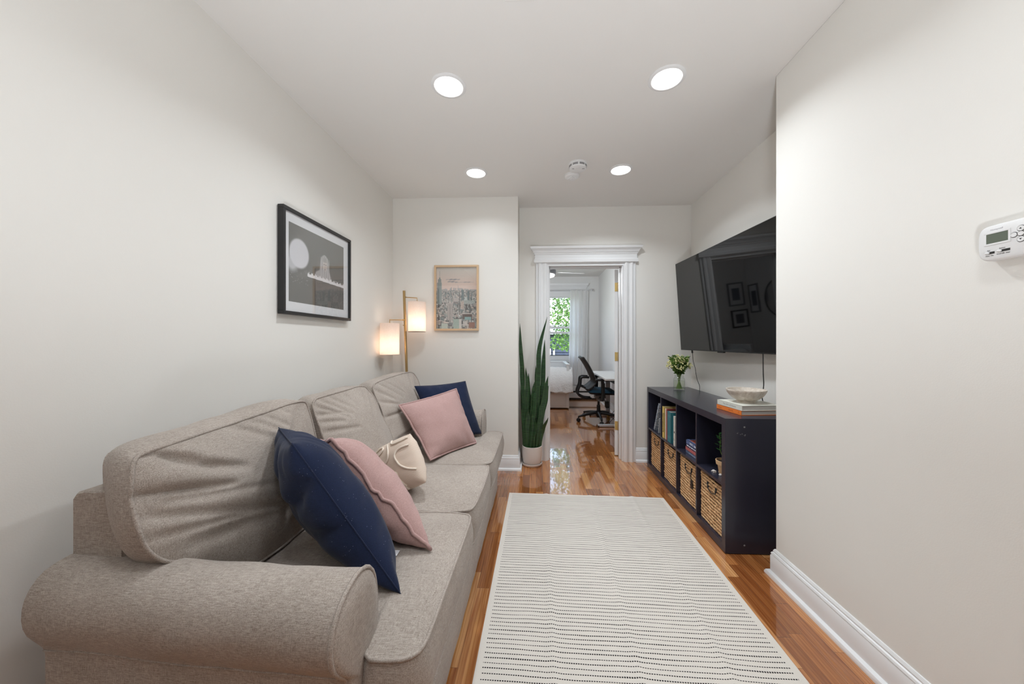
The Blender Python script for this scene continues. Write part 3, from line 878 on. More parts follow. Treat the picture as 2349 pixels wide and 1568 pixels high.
# base with skirt
mb = MB(); P = []
for i in range(41):
    y = .80+ i*(2.81-.80)/40; w = .002*math.sin(i*1.7)+.0015*math.sin(i*.6)
    P.append([(-.312+w*.5, y, .015), (-.309+w, y, .10), (-.306+w, y, .22), (-.312, y, .285), (-.35, y, .295), (-1.15, y, .295), (-1.15, y, .015)])
mb.grid(P)
mb.f += [tuple(range(7)), tuple(reversed([40*7+k for k in range(7)]))]
obj('sofa_base', mb, SOFA, sofa, smooth=40)
# backrest frame
mb = MB(); prof = [(-1.065,.05),(-1.065,.70),(-1.070,.785),(-1.080,.806),(-1.095,.814),(-1.17,.813),(-1.190,.809),(-1.2,.795),(-1.2,.05)]
P = []
for i in range(31):
    y = (.852, .858)[i] if i < 2 else (.858+(i-1)*(2.749-.858)/28 if i < 30 else 2.755)
    f = 1 if 0 < i < 30 else .975
    P.append([(-1.13+(a+1.13)*f, y, b*(1 if f == 1 else .995)) for a, b in prof])
mb.grid(P); mb.f += [tuple(range(9)), tuple(reversed([30*9+k for k in range(9)]))]
mb.f += [(i*9+8, i*9, (i+1)*9, (i+1)*9+8) for i in range(30)]
bf = obj('backrest_frame', mb, SOFA, sofa, smooth=40)
# rolled arms
ARM = [(.905,.02),(.905,.30),(.905,.48),(.903,.55),(.892,.598),(.868,.632),(.838,.650),(.802,.654),(.765,.648),(.732,.632),(.708,.606),(.696,.572),(.697,.538),(.710,.505),(.732,.476),(.754,.455),(.758,.440),(.757,.30),(.757,.02)]
def arm(mirror):
    rings = []; nx = 26; m = len(ARM)
    dense = []
    A = np.array(ARM)
    d = np.r_[0, np.cumsum(np.linalg.norm(np.diff(A, axis=0), axis=1))]
    sx = np.sort(np.r_[np.linspace(0, d[-1], 60), d[15:17]])
    Y = np.interp(sx, d, A[:, 0]); Zz = np.interp(sx, d, A[:, 1])
    # round the roll
    for _ in range(2):
        Y[1:-1] = .25*Y[:-2]+.5*Y[1:-1]+.25*Y[2:]; Zz[1:-1] = .25*Zz[:-2]+.5*Zz[1:-1]+.25*Zz[2:]
    n = len(Y); mb = MB()
    for i in range(nx+1):
        f = i/nx; x = -.425+f*(SX0+.425); ring = []
        for y, z in zip(Y, Zz):
            yy = y+.045*f
            if y < .757: yy = .757+(y-.757)*(1-.30*f)+.045*f
            sag = -.010*math.sin(PI*f)*max(0, (z-.5)/.15)
            wv = .003*noise.noise(Vector((x*9, y*14, z*14)))
            yy += wv; zz = z+sag+wv
            if mirror: yy = 3.607-yy
            ring.append((x, yy, zz))
        rings.append(ring)
    mb.grid(rings)
    # front panel, softly domed
    c = np.array((.82, .40)); prev = [k for k in range(n)]
    front = []
    for s, b in ((.96, .008), (.8, .013), (.5, .017), (.2, .018)):
        ring = []
        for y, z in zip(Y, Zz):
            q = c+(np.array((y, z))-c)*s; yy = q[0]
            if mirror: yy = 3.607-yy
            ring.append((-.425+b, yy, q[1]))
        o = len(mb.v); mb.v += ring
        cur = list(range(o, o+n))
        for k in range(n-1): mb.f.append((prev[k], prev[k+1], cur[k+1], cur[k]))
        mb.f.append((prev[-1], prev[0], cur[0], cur[-1]))
        prev = cur
    mb.f.append(tuple(prev)); mb.f.append(tuple(nx*n+k for k in range(n)))
    a = obj('arm', mb, SOFA, sofa, smooth=50)
    pt = [(p[0]+.002, p[1], p[2]) for p in rings[0]][4:-4]
    obj('piping', MB().tube(pt, .0055, 6), SOFA, a, smooth=180)
    neck = min(range(n), key=lambda k: abs(Y[k]-.755)+abs(Zz[k]-.455))
    obj('seam', MB().tube([r[neck] for r in rings], .003, 6), SOFA, a, smooth=180)
    return a
arm(False); arm(True)
# seat cushions (a = x, b = y, n = up)
def seat(poly, ctr, seed):
    def fm(a, b, n):
        droop = 0
        return (a, b, .378+n+droop)
    return cushion('seat_cushion', poly, .155, .022, .004, fm, SOFA, sofa, ctr=ctr, N=140, K=14, wr=.004, bb=.014, seed=seed, pw=3.2, wscale=7,
                   creases=[(ctr[0]-.2, ctr[1]-.1, ctr[0]+.1, ctr[1]+.05, .05, -.004)])
def rr(x0, y0, x1, y1, k=.035):
    return [(x0+k, y0), (x1-k, y0), (x1, y0+k), (x1, y1-k), (x1-k, y1), (x0+k, y1), (x0, y1-k), (x0, y0+k)]
FX = -.272
seat([(-1.05,.915),(-.50,.915),(-.435,.915),(-.425,.89),(-.415,.83),(-.395,.798),(-.36,.798),(-.30,.80),(FX,.83),(FX,.9),(FX,1.2),(FX,1.47),(FX-.03,1.502),(-.7,1.502),(-1.05,1.502)], (-.42, 1.16), 1)
seat(rr(-1.05, 1.508, FX, 2.092), (-.6, 1.80), 2)
seat([(-1.05,2.098),(-.7,2.098),(FX-.03,2.098),(FX,2.13),(FX,2.4),(FX,2.72),(FX,2.84),(-.30,2.872),(-.36,2.874),(-.395,2.872),(-.413,2.84),(-.418,2.74),(-.44,2.694),(-.50,2.692),(-1.05,2.692)], (-.42, 2.43), 3)
# back cushions (a = y, b = z)
def back(poly, xt, xb, T, creases, seed, ctr=None, Bf=.055, nb=.075):
    sl = (xt-xb)/.46; nn = Vector((1, 0, -sl)).normalized()
    def fm(a, b, n):
        x = xb+(b-.48)*sl
        n2 = n-T/2; k = max(0, -n2/T)
        if n2 < 0: a = a+(ctr[0]-a)/(abs(ctr[0]-a)+1e-6)*nb*min(1.3, k)*min(1, abs(ctr[0]-a)/.2)
        return (x+nn.x*n2, a, b+nn.z*n2*.6)
    return cushion('back_cushion', poly, T, Bf, .01, fm, SOFA, sofa, ctr=ctr, N=230, K=46, wr=.006, bb=.022, seed=seed, creases=creases, pw=2.2, wscale=8, seamwob=.010)
back([(.802,.905),(.796,.875),(.790,.83),(.790,.76),(.800,.70),(.830,.650),(.89,.610),(.96,.55),(1.02,.50),(1.10,.478),(1.36,.474),(1.44,.50),(1.472,.60),(1.476,.75),(1.468,.87),(1.462,.925),(1.450,.945),(1.40,.952),(1.30,.948),(1.12,.935),(.92,.928),(.85,.925),(.815,.918)],
     -.985, -.90, .165,
     [(.775,.832,.86,.813,.010,-0.0216),(.86,.813,1.0,.772,.011,-0.0203),(.80,.862,.98,.805,.030,0.0135),(.80,.925,.86,.905,.010,-0.0189),(.86,.905,.94,.848,.013,-0.0203),(.94,.848,1.06,.803,.014,-0.0175),
      (.83,.944,.92,.899,.016,0.0121),(.92,.899,1.02,.837,.020,0.0108),(1.07,.935,1.23,.838,.014,-0.0108),(1.20,.945,1.34,.843,.012,-0.0095),(1.14,.946,1.26,.862,.012,-0.0095),(1.30,.945,1.40,.86,.011,-0.0081),
      (1.40,.93,1.22,.76,.03,-0.0135),(.80,.775,1.16,.63,.014,-0.0108),(.80,.72,1.10,.655,.012,-0.0081),(.85,.79,1.2,.70,.012,-0.0068),(.9,.66,1.2,.60,.02,-0.0081),(1.0,.76,1.3,.62,.05,0.0108)], 4, ctr=(1.14, .735))
back([(1.50,.90),(1.486,.80),(1.484,.62),(1.50,.50),(1.56,.474),(1.80,.470),(1.98,.474),(2.040,.50),(2.055,.62),(2.052,.80),(2.035,.905),(1.985,.950),(1.78,.944),(1.58,.942),(1.53,.938)],
     -1.0, -.80, .18,
     [(1.50,.925,1.66,.825,.010,-.012),(1.55,.94,1.70,.83,.012,-.009),(1.49,.875,1.68,.845,.010,-.013),(1.49,.845,1.62,.815,.009,-.011),(1.49,.80,1.70,.765,.010,-.010),(1.62,.945,1.74,.85,.011,-.008),(2.02,.92,1.88,.78,.024,-.012),(1.96,.93,1.84,.80,.02,-.009),(1.74,.93,1.80,.84,.02,-.006),(1.49,.66,1.65,.68,.018,-.008)], 5, ctr=(1.77, .72))
back([(2.075,.90),(2.06,.80),(2.058,.62),(2.072,.50),(2.13,.474),(2.50,.474),(2.60,.50),(2.66,.58),(2.73,.632),(2.79,.66),(2.822,.72),(2.835,.80),(2.83,.90),(2.79,.958),(2.55,.960),(2.3,.952),(2.15,.945),(2.1,.935)],
     -1.0, -.80, .18,
     [(2.07,.92,2.22,.82,.012,-.012),(2.15,.94,2.32,.82,.013,-.010),(2.06,.84,2.24,.78,.011,-.013),(2.06,.74,2.34,.73,.009,-.014),(2.06,.60,2.34,.61,.009,-.014),(2.25,.945,2.4,.83,.011,-.008),(2.8,.92,2.6,.80,.024,-.012),(2.70,.95,2.55,.84,.02,-.009),(2.4,.93,2.42,.84,.02,-.006)], 6, ctr=(2.42, .74))

# ================================================================ THROW PILLOWS
def pillow(name, label, cat, A, B, C, D, T, mat, seed=0, N=30, pull=.06, wr=.006, bend=0, creases=(), edge=None, group=None, pw=.62, flange=None, rnd_=0):
    """A top-left, B top-right, C bottom-right, D bottom-left"""
    A, B, C, D = map(Vector, (A, B, C, D)); ctr = (A+B+C+D)/4
    n = ((B-A).cross(D-A)+(B-C).cross(D-C)*-1)
    n = (C-A).cross(B-D).normalized()
    if n.dot(Vector((0, 0, 1.2))-ctr) < 0: n = -n
    def mid(u, v):
        pu = u*(1-pull*(1-v*v)); pv = v*(1-pull*(1-u*u)); rq = 1-rnd_*u*u*v*v; pu *= rq; pv *= rq; a = (pu+1)/2; b = (pv+1)/2
        p = (D*(1-a)+C*a)*(1-b)+(A*(1-a)+B*a)*b
        return p+n*(bend*(1-u*u)*(1-v*v))
    def hgt(u, v): return max(0, (1-abs(u)**2.4)*(1-abs(v)**2.4))**pw
    W = ((B-A).length+(C-D).length)/2
    def rip(u, v, s):
        e = max(abs(u), abs(v))
        r = wr*noise.noise(Vector((u*2.6+seed, v*2.6, s*4.0)))
        # puckers running in from the seams
        q = math.sin((v if abs(u) > abs(v) else u)*(17+seed % 3)+seed+2*noise.noise(Vector((u*3, v*3, seed))))
        r += .55*wr*q*max(0, (e-.55)/.45)*(1-e)*4
        return r
    P = []; Q = []
    for i in range(N+1):
        r1 = []; r2 = []
        for j in range(N+1):
            u = math.sin((2*i/N-1)*PI/2*.86)/math.sin(PI/2*.86); v = math.sin((2*j/N-1)*PI/2*.86)/math.sin(PI/2*.86)
            m = mid(u, v); h = T/2*hgt(u, v)
            cr = crease(u, v, creases)
            r1.append(m+n*(h+(rip(u, v, 1)+cr)*min(1, h/.02))); r2.append(m-n*(h+rip(u, v, 2)*min(1, h/.02)))
        P.append(r1); Q.append(r2)
    mb = MB(); M = N+1
    mb.v = [tuple(p) for r in P for p in r]; idx2 = {}
    for i in range(M):
        for j in range(M):
            if i in (0, N) or j in (0, N): idx2[i, j] = i*M+j
            else: idx2[i, j] = len(mb.v); mb.v.append(tuple(Q[i][j]))
    for i in range(N):
        for j in range(N):
            mb.f.append((i*M+j, (i+1)*M+j, (i+1)*M+j+1, i*M+j+1))
            mb.f.append((idx2[i, j], idx2[i, j+1], idx2[i+1, j+1], idx2[i+1, j]))
    t = thing(name, label, cat, tuple(ctr-Vector((0, 0, .15))), group)
    body = obj('cover', mb, mat, t, smooth=180)
    uv = body.data.uv_layers.new(name='UVMap'); co = [((k // M)/N, (k % M)/N) for k in range(M*M)]
    inv = {v: k for k, v in idx2.items()}
    for l in body.data.loops:
        k = l.vertex_index
        uv.data[l.index].uv = co[k] if k < M*M else (inv[k][0]/N, inv[k][1]/N)
    loop = [mid(u, -1) for u in np.linspace(-1, 1, 40)]+[mid(1, v) for v in np.linspace(-1, 1, 40)[1:]]+[mid(u, 1) for u in np.linspace(1, -1, 40)[1:]]+[mid(-1, v) for v in np.linspace(1, -1, 40)[1:-1]]
    if edge: 
        L2 = []
        for k, p in enumerate(loop):
            d = (p-ctr).normalized()
            w = (flange or 0)*min(1, 2.2*math.sin(PI*(k % 39)/39))*(noise.noise(Vector((k*.13, seed, 0)))+.5*noise.noise(Vector((k*.43, seed, 3))))
            L2.append(p+d*edge*.6+n*w)
        obj('piped_edge' if flange else 'seam', MB().tube(L2, edge, 8, closed=True), mat, t, smooth=180)
    t2 = dict(mid=mid, n=n, hgt=hgt, T=T, rip=rip)
    return t, t2

# navy pillow at the near arm, seen edge-on
D1 = Vector((-.70, .71, 0)).normalized()*.44
A = Vector((-.742, 1.03, .890)); B_ = Vector((-.390, .988, .474))
pillow('throw_pillow', 'navy blue pillow tucked against the near rolled arm of the sofa', 'pillow', A, A+D1*.6, B_+D1, B_, .195, NAVY, seed=1, pull=.05, wr=.012, pw=.5,
       creases=[(-.9,.5,-.2,.2,.10,-.03),(-.95,-.1,-.4,-.15,.07,-.022),(.0,.9,.1,.3,.08,-.02),(.5,.9,.4,.5,.06,-.016)], edge=.0018, N=34)
D2 = Vector((-.74, .67, .0)).normalized()*.42
A = Vector((-.722, 1.205, .852)); B_ = Vector((-.368, 1.192, .484))
pk, _ = pillow('throw_pillow', 'dusty pink pillow with wavy piped edge leaning behind the nearest navy pillow', 'pillow', A, A+D2*.5-Vector((0, 0, .05)), B_+D2, B_, .205, PINK, seed=2, pull=.04, wr=.012, pw=.52,
       creases=[(-.8,-.4,-.1,-.2,.05,-.012),(-.8,.0,.0,.1,.05,-.010),(-.9,.5,-.2,.4,.06,-.012)], edge=.0065, flange=.022, N=34)
obj('care_tag', MB().box(-.512, 1.150, .4815, -.468, 1.180, .4828), MATB, pk, smooth=0)
# cream lumbar pillow with looped cord
c0 = Vector((-.70, 1.72, .572)); ux0 = Vector((.80, -.55, .10)).normalized(); uz0 = Vector((-.22, .25, .94)).normalized()
ca, sa = math.cos(R(19)), math.sin(R(19)); ux = ux0*ca+uz0*sa; uz = uz0*ca-ux0*sa
t, q = pillow('lumbar_pillow', 'cream pillow with raised looping cord half hidden behind the pink pillow', 'pillow', c0-ux*.23+uz*.122, c0+ux*.212+uz*.122, c0+ux*.212-uz*.122, c0-ux*.23-uz*.122, .165, KNIT, seed=3, pull=.01, wr=.006, pw=.55, rnd_=.06)
def onp(u, v, lift=.004):
    return q['mid'](u, v)+q['n']*(q['T']/2*q['hgt'](u, v)+q['rip'](u, v, 1)+lift)
for L in ([(-.95,.1),(-.4,.35),(.0,.55),(.18,.72),(.05,.84),(-.2,.74),(-.5,.6)],
          [(-.95,-.35),(-.3,-.02),(.2,.12),(.38,.28),(.42,.55),(.30,.86)],
          [(-.95,-.75),(-.2,-.40),(.25,-.22),(.50,-.28),(.52,-.5),(.50,-.85)],
          [(.95,.55),(.72,.50),(.62,.30),(.66,.0),(.78,-.25),(.95,-.40)],
          [(.1,-.97),(.2,-.62),(.40,-.62),(.46,-.8),(.42,-.97)],
          [(.35,.97),(.5,.80),(.75,.80),(.95,.86)], [(-.5,-.97),(-.45,-.8),(-.2,-.78),(-.05,-.95)]):
    pts = smooth_path([(a, b, 0) for a, b in L], 26)
    obj('cord_loop', MB().tube([onp(a, b) for a, b, _ in pts], .0046, 7), CORD, t, smooth=180)
pillow('throw_pillow', 'dusty pink pillow standing upright near the far arm of the sofa', 'pillow', (-.875, 2.20, .790), (-.585, 2.52, .852), (-.428, 2.455, .484), (-.640, 2.092, .484), .15, PINK, seed=5, pull=.045, wr=.006,
       creases=[(.6,-.9,.5,-.6,.06,-.012),(.2,.9,.1,.6,.05,-.008),(.95,.1,.7,.1,.05,-.010)], edge=.006, flange=.006)
pillow('throw_pillow', 'dark navy pillow leaning on the far arm behind the upright pink pillow', 'pillow', (-.905, 2.56, .868), (-.565, 2.76, .884), (-.425, 2.70, .486), (-.70, 2.42, .486), .14, NAVY, seed=6, pull=.05, wr=.007, edge=.0018)

# ================================================================ RUG
RL = 1.83
t0 = Vector((-.212, 2.752)); t1 = Vector((.972, 2.712)); bl = Vector((-.226, 2.752-RL)); br = Vector((.950, 2.712-RL))
mb = MB(); NX, NY = 150, 120; P = []; UV = []
for i in range(NX+1):
    u = i/NX; row = []
    for j in range(NY+1):
        v = j/NY
        p = (t0*(1-u)+t1*u)*(1-v)+(bl*(1-u)+br*u)*v
        z = .0055
        for cu0, cu1, h in ((.246, .243, .0045), (.532, .500, .0055), (.800, .775, .0045)):
            cu = cu0+(cu1-cu0)*v
            z += h*math.exp(-((u-cu)/.014)**2)*(.75+.25*math.sin(v*9+cu0*9))
        z += .0012*noise.noise(Vector((u*7, v*9, 1)))
        yw = .004*noise.noise(Vector((u*5, 3, v)))
        row.append((p.x, p.y+yw, z)); UV.append((u*1.183, v*RL))
    P.append(row)
mb.grid(P); n = len(mb.v); M = NY+1
edge = [i*M for i in range(NX+1)]+[NX*M+j for j in range(1, M)]+[i*M+NY for i in range(NX-1, -1, -1)]+[j for j in range(NY-1, 0, -1)]
low = [(mb.v[k][0], mb.v[k][1], .0005) for k in edge]
mb.v += low; UV += [UV[k] for k in edge]; ne = len(edge)
for k in range(ne): mb.f.append((edge[k], edge[(k+1) % ne], n+(k+1) % ne, n+k))
rug = obj('area_rug', mb, RUG, smooth=60)
uv = rug.data.uv_layers.new(name='UVMap')
for l in rug.data.loops: uv.data[l.index].uv = UV[l.vertex_index]
tag(rug, 'white flat woven rug with rows of short black dashes on the wooden floor', 'rug')

# ================================================================ CUBE SHELF
CX0, CX1, CY0, CY1, CH = 1.067, 1.455, 2.018, 3.41, .765
t = thing('cube_shelf', 'low dark navy cube shelf with woven baskets below the television', 'shelf', (1.26, 2.7, 0))
obj('top_board', MB().box(CX0+.0004, CY0+.04, CH-.042, CX1, CY1-.04, CH), NAVYP, t, smooth=0)
obj('bottom_board', MB().box(CX0+.0004, CY0+.04, .004, CX1, CY1-.04, .046), NAVYP, t, smooth=0)
for y in (CY0, CY1-.04):
    o = obj('side_panel', MB().box(CX0, y, .003, CX1, y+.04, CH), NAVYP, t, smooth=0, bevel=.0012)
    if y == CY0:
        for zz in (.718, .030):
            obj('screw_cap', MB().lathe([(.005, -.001), (.005, .001), (0, .0013)], (CX0+.105, CY0, zz if zz > .1 else .052), 12, Matrix.Rotation(R(90), 4, 'X')), GREYP, o)
mb = MB(); rs = random.Random(4)
for k in range(16):
    a = CX0+.055+rs.random()*.06; b = .685-(a-CX0-.055)*.35+rs.random()*.012
    r = .0008+rs.random()*.0012; mb.ball((a, CY0-.0001, b), r, 6, 4, (1, .3, 1))
obj('paint_chips', mb, GREYP, t, smooth=0)
cell = (CY1-CY0-.08-3*.016)/4
divs = [CY0+.04+(k+1)*cell+k*.016 for k in range(3)]
for y in divs: obj('divider', MB().box(CX0+.002, y, .046, CX1, y+.016, CH-.042), NAVYP, t, smooth=0)
for k in range(4):
    y = CY0+.04+k*(cell+.016)
    obj('middle_shelf', MB().box(CX0+.002, y, .370, CX1, y+cell, .386), NAVYP, t, smooth=0)
obj('back_panel', MB().box(CX1-.006, CY0+.04, .046, CX1-.001, CY1-.04, CH-.042), NAVYP, t, smooth=0)
SH = .386
# baskets
def basket(k, label):
    y0 = CY0+.04+k*(cell+.016)+.012; y1 = y0+cell-.024; x0 = 1.098; x1 = 1.43; z0 = .0475; z1 = .340
    t = thing('woven_basket', label, 'basket', (x0+.15, (y0+y1)/2, z0), 'woven baskets in the lower row of the shelf')
    obj('basket_lining', MB().box(x0+.004, y0+.004, z0+.004, x1, y1-.004, z1-.03), LINER, t, smooth=0)  # dark brown box puts the shade of the gaps behind the weave
    mb = MB(); rs = random.Random(k); nr = 15; nc = 16
    for i in range(nr):
        z = z0+.006+(z1-z0-.010)*i/(nr-1)
        for j in range(nc):
            y = y0+(j+.5+.22*(i % 3))*(y1-y0)/nc
            if y > y1-.002: y = y1-.004
            tilt = R(31+rs.uniform(-7, 7))
            w = .0128+rs.uniform(-.0010, .0014); h = .0071+rs.uniform(-.0006, .0012)
            if i in (0, nr-1): tilt *= .4
            M = Matrix.Rotation(tilt, 4, 'X')
            mb.ball((x0-.001-.003*math.sin(PI*(j+.5)/nc)+rs.uniform(-.0015, .0015), y, z+.004*math.sin(j*.7+i)*(.3)), 1, 8, 5, (.0065, w, h), M)
    for (ya, yb) in ((y0, y0), (y1, y1)):
        mb.tube([(x0+.002, ya, z0), (x0+.002, ya, z1)], .006, 6)
    obj('woven_front', mb, BASKET, t, smooth=60)
    mb = MB()
    for i in range(nr):
        z = z0+.006+(z1-z0-.010)*i/(nr-1)
        for yy in (y0, y1): mb.tube([(x0+.004, yy, z), (x1, yy, z)], .0078, 6)
        mb.tube([(x1, y0, z), (x1, y1, z)], .0078, 6)
    obj('woven_sides', mb, BASKET, t, smooth=60)
    obj('rim', MB().tube([(x0, y0, z1), (x0, y1, z1), (x1, y1, z1), (x1, y0, z1)], .0085, 8, closed=True), BASKET, t, smooth=60)
    ym = (y0+y1)/2; zh = z1-.052
    hd = MB().tube(smooth_path([(x0-.006, ym+.052, zh+.012), (x0-.011, ym+.048, zh-.012), (x0-.013, ym+.01, zh-.026), (x0-.013, ym-.012, zh-.026), (x0-.011, ym-.048, zh-.012), (x0-.006, ym-.052, zh+.012)], 24), .0028, 7)
    for s in (-1, 1):
        hd.ball((x0-.008, ym+s*.052, zh+.012), .009, 8, 6, (.7, 1, 1.3)); hd.ball((x0-.008, ym+s*.046, zh-.006), .0075, 8, 6, (.7, 1, 1.4))
    obj('handle', hd, BLACK, t)
    if k == 1:
        tg = obj('hanging_tag', MB().box(x0-.016, ym-.078, zh-.115, x0-.012, ym-.046, zh-.058), BLACK, t, smooth=0, bevel=.001)
        obj('tag_string', MB().tube(smooth_path([(x0-.012, ym-.045, zh-.01), (x0-.016, ym-.055, zh-.04), (x0-.014, ym-.062, zh-.06)], 10), .0022, 6), BLACK, tg)
    return t
basket(3, 'woven basket in the shelf cell closest to the doorway')
basket(2, 'woven basket below the row of upright books')
basket(1, 'woven basket with a black hanging tag, below the flat stacked books')
basket(0, 'woven basket below the small potted plant in the shelf')

# books
def cover_mat(name, r, g, b): return paint(name, r, g, b, .5)
def book(name, label, M, w, h, th, mat, group=None, spine=None, spine_mat=None, bars=None, page=PAPER):
    """local: x = depth from spine, y = thickness, z = height; spine at x=0"""
    c = M @ Vector((w/2, th/2, 0))
    t = thing(name, label, 'book', tuple(c), group)
    ct = min(.003, th*.12)
    mb = MB().box(0, 0, 0, ct*1.2, th, h).box(0, 0, 0, w, ct, h).box(0, th-ct, 0, w, th, h).xf(M)
    obj('cover', mb, mat, t, smooth=0, bevel=.0008)
    obj('page_block', MB().box(ct, ct, .004, w-.005, th-ct, h-.004).xf(M), page, t, smooth=0)
    if spine:
        for txt, pos, sz in spine:
            # text reading along the spine height
            T = M @ Matrix(((0, 0, -1, -.0003), (0, 1, 0, th/2), (1, 0, 0, pos), (0, 0, 0, 1)))
            lettering(txt, sz, T, spine_mat or INK, t)
    if bars:
        for z0, z1, f0, f1 in bars: obj('spine_mark', MB().box(-.0003, th*f0, z0, .0008, th*f1, z1).xf(M), spine_mat or INK, t, smooth=0)
    return t
def up(x, y, rot=0): return Matrix.Translation((x, y, SH)) @ Matrix.Rotation(R(rot), 4, 'X')
G = 'upright books in the shelf'
bx = 1.0745
book('book', 'tall yellow book standing at the doorway end of the upright row', up(bx, 2.975), .19, .264, .050, cover_mat('yellow cover', 216, 190, 104), G)
book('book', 'slim pale pink book standing right beside the yellow one', up(bx+.004, 2.943), .17, .254, .029, cover_mat('pale pink cover', 224, 206, 198), G)
book('book', 'narrow dark red book standing between the pale pink and teal books', up(bx+.002, 2.914), .19, .258, .026, cover_mat('dark red cover', 142, 54, 50), G)
book('book', 'thick teal book standing in the upright row', up(bx, 2.832), .18, .246, .080, cover_mat('teal cover', 44, 112, 122), G, spine_mat=cover_mat('pale teal foil', 96, 150, 156), bars=[(.035, .037, .05, .95), (.045, .047, .05, .95), (.205, .207, .05, .95), (.215, .217, .05, .95)])
book('book', 'thin white book at the near end of the upright row', up(bx, 2.752), .16, .232, .030, cover_mat('off white cover', 222, 218, 210), G, bars=[(.045, .048, .2, .8), (.055, .057, .2, .8), (.10, .115, .3, .7)])
for tt in [o for o in list(bpy.data.objects) if o.get('label', '').startswith('tall yellow')]:
    mb = MB(); rs = random.Random(2)
    for i in range(15):
        z = SH+.05+i*.011; mb.box(bx-.0004, 2.986+rs.random()*.004, z, bx+.001, 3.008+rs.random()*.008, z+.006)
    obj('spine_lettering', mb, INK, tt, smooth=0)
book('notebook', 'blue and white patterned book leaning in the shelf cell closest to the doorway', Matrix.Translation((1.083, 3.242, SH)) @ Matrix.Rotation(R(26), 4, 'X'), .2, .285, .030, PAT)
book('notebook', 'pale grey thin book leaning under the patterned book', Matrix.Translation((1.087, 3.155, SH)) @ Matrix.Rotation(R(14), 4, 'X'), .16, .14, .012, cover_mat('pale grey cover', 176, 184, 190))
def flat(x, y, z, rot=0): return Matrix.Translation((x, y, z)) @ Matrix.Rotation(R(rot), 4, 'Z') @ Matrix(((1,0,0,0),(0,0,-1,0),(0,1,0,0),(0,0,0,1)))
G = 'flat stacked books in the shelf'
z = SH
def fb(label, th, L, w, mat, y, sp=None, sm=None, rot=0, x=1.10, bars=None):
    global z
    # spine faces the room; height of the book runs along -y
    M = Matrix.Translation((x, y, z)) @ Matrix.Rotation(R(rot), 4, 'Z') @ Matrix(((1,0,0,0),(0,0,-1,0),(0,1,0,0),(0,0,0,1)))
    t = book('book', label, M, w, L, th, mat, G, sp, sm, bars); z += th; return t
WI2 = plain('pale lettering', rgb(150, 158, 178), .6)
WI = plain('white lettering', rgb(226, 228, 232), .6)
fb('grey blue book at the bottom of the flat stack', .022, .205, .14, cover_mat('grey blue cover', 92, 104, 132), 2.618, None, WI2, bars=[(.055+.017*i, .066+.017*i, .3, .7) for i in range(7)])
fb('salmon red book second from the bottom of the flat stack', .026, .21, .14, cover_mat('salmon cover', 176, 96, 96), 2.622)
fb('navy book with white spine marks, second from the top of the flat stack', .020, .20, .135, cover_mat('deep navy cover', 44, 54, 96), 2.612, None, WI, bars=[(.012, .044, .35, .75), (.052, .074, .35, .75), (.082, .112, .35, .75), (.120, .132, .35, .75), (.140, .185, .35, .75)])
fb('blue book with a reddish cover on top of the flat stack', .030, .20, .13, cover_mat('mid blue cover', 82, 100, 142), 2.612, [('HIKE', .085, .024)], WI, bars=[(.128, .133, .25, .7), (.138, .160, .3, .6)])
o = obj('cover_patch', MB().box(1.112, 2.44, z-.0004, 1.225, 2.585, z+.0004), cover_mat('rust cover', 158, 84, 66), [q for q in bpy.data.objects if q.get('label', '').startswith('blue book with')][0], smooth=0)
# coffee table books under the bowl
z = CH
def cb(label, th, L, w, mat, y, x, rot, sp=None, sm=None, bars=None):
    global z
    M = Matrix.Translation((x, y, z)) @ Matrix.Rotation(R(rot), 4, 'Z') @ Matrix(((1,0,0,0),(0,0,-1,0),(0,1,0,0),(0,0,0,1)))
    t = book('book', label, M, w, L, th, mat, 'large books on top of the shelf', sp, sm, bars); z += th; return t
cb('large orange book lying on the shelf top under a white book', .028, .232, .245, cover_mat('orange cover', 236, 128, 52), 2.333, 1.178, 6, None, plain('deep orange ink', rgb(214, 106, 40), .6), bars=[(.02, .036, .35, .65), (.039, .050, .35, .65), (.118, .140, .35, .65), (.143, .160, .35, .65), (.207, .212, .3, .75)])
cb('large white book lying between the orange book and the stone bowl', .031, .232, .245, cover_mat('ivory cover', 222, 222, 212), 2.328, 1.180, 6, [('The Art of Home', .118, .017)], plain('soft grey ink', rgb(150, 153, 154), .6))
# stone bowl
BZ = z
tb = thing('stone_bowl', 'wide pale travertine bowl resting on the white book', 'bowl', (1.302, 2.225, BZ))
pr = [(0, BZ), (.050, BZ), (.052, BZ+.003), (.050, BZ+.012), (.056, BZ+.015), (.074, BZ+.026), (.093, BZ+.044), (.105, BZ+.063), (.1105, BZ+.078), (.109, BZ+.081), (.103, BZ+.080), (.095, BZ+.062), (.078, BZ+.042), (.05, BZ+.028), (0, BZ+.025)]
obj('bowl_body', MB().lathe(pr, (1.302, 2.225, 0), 56), STONE, tb, smooth=50)

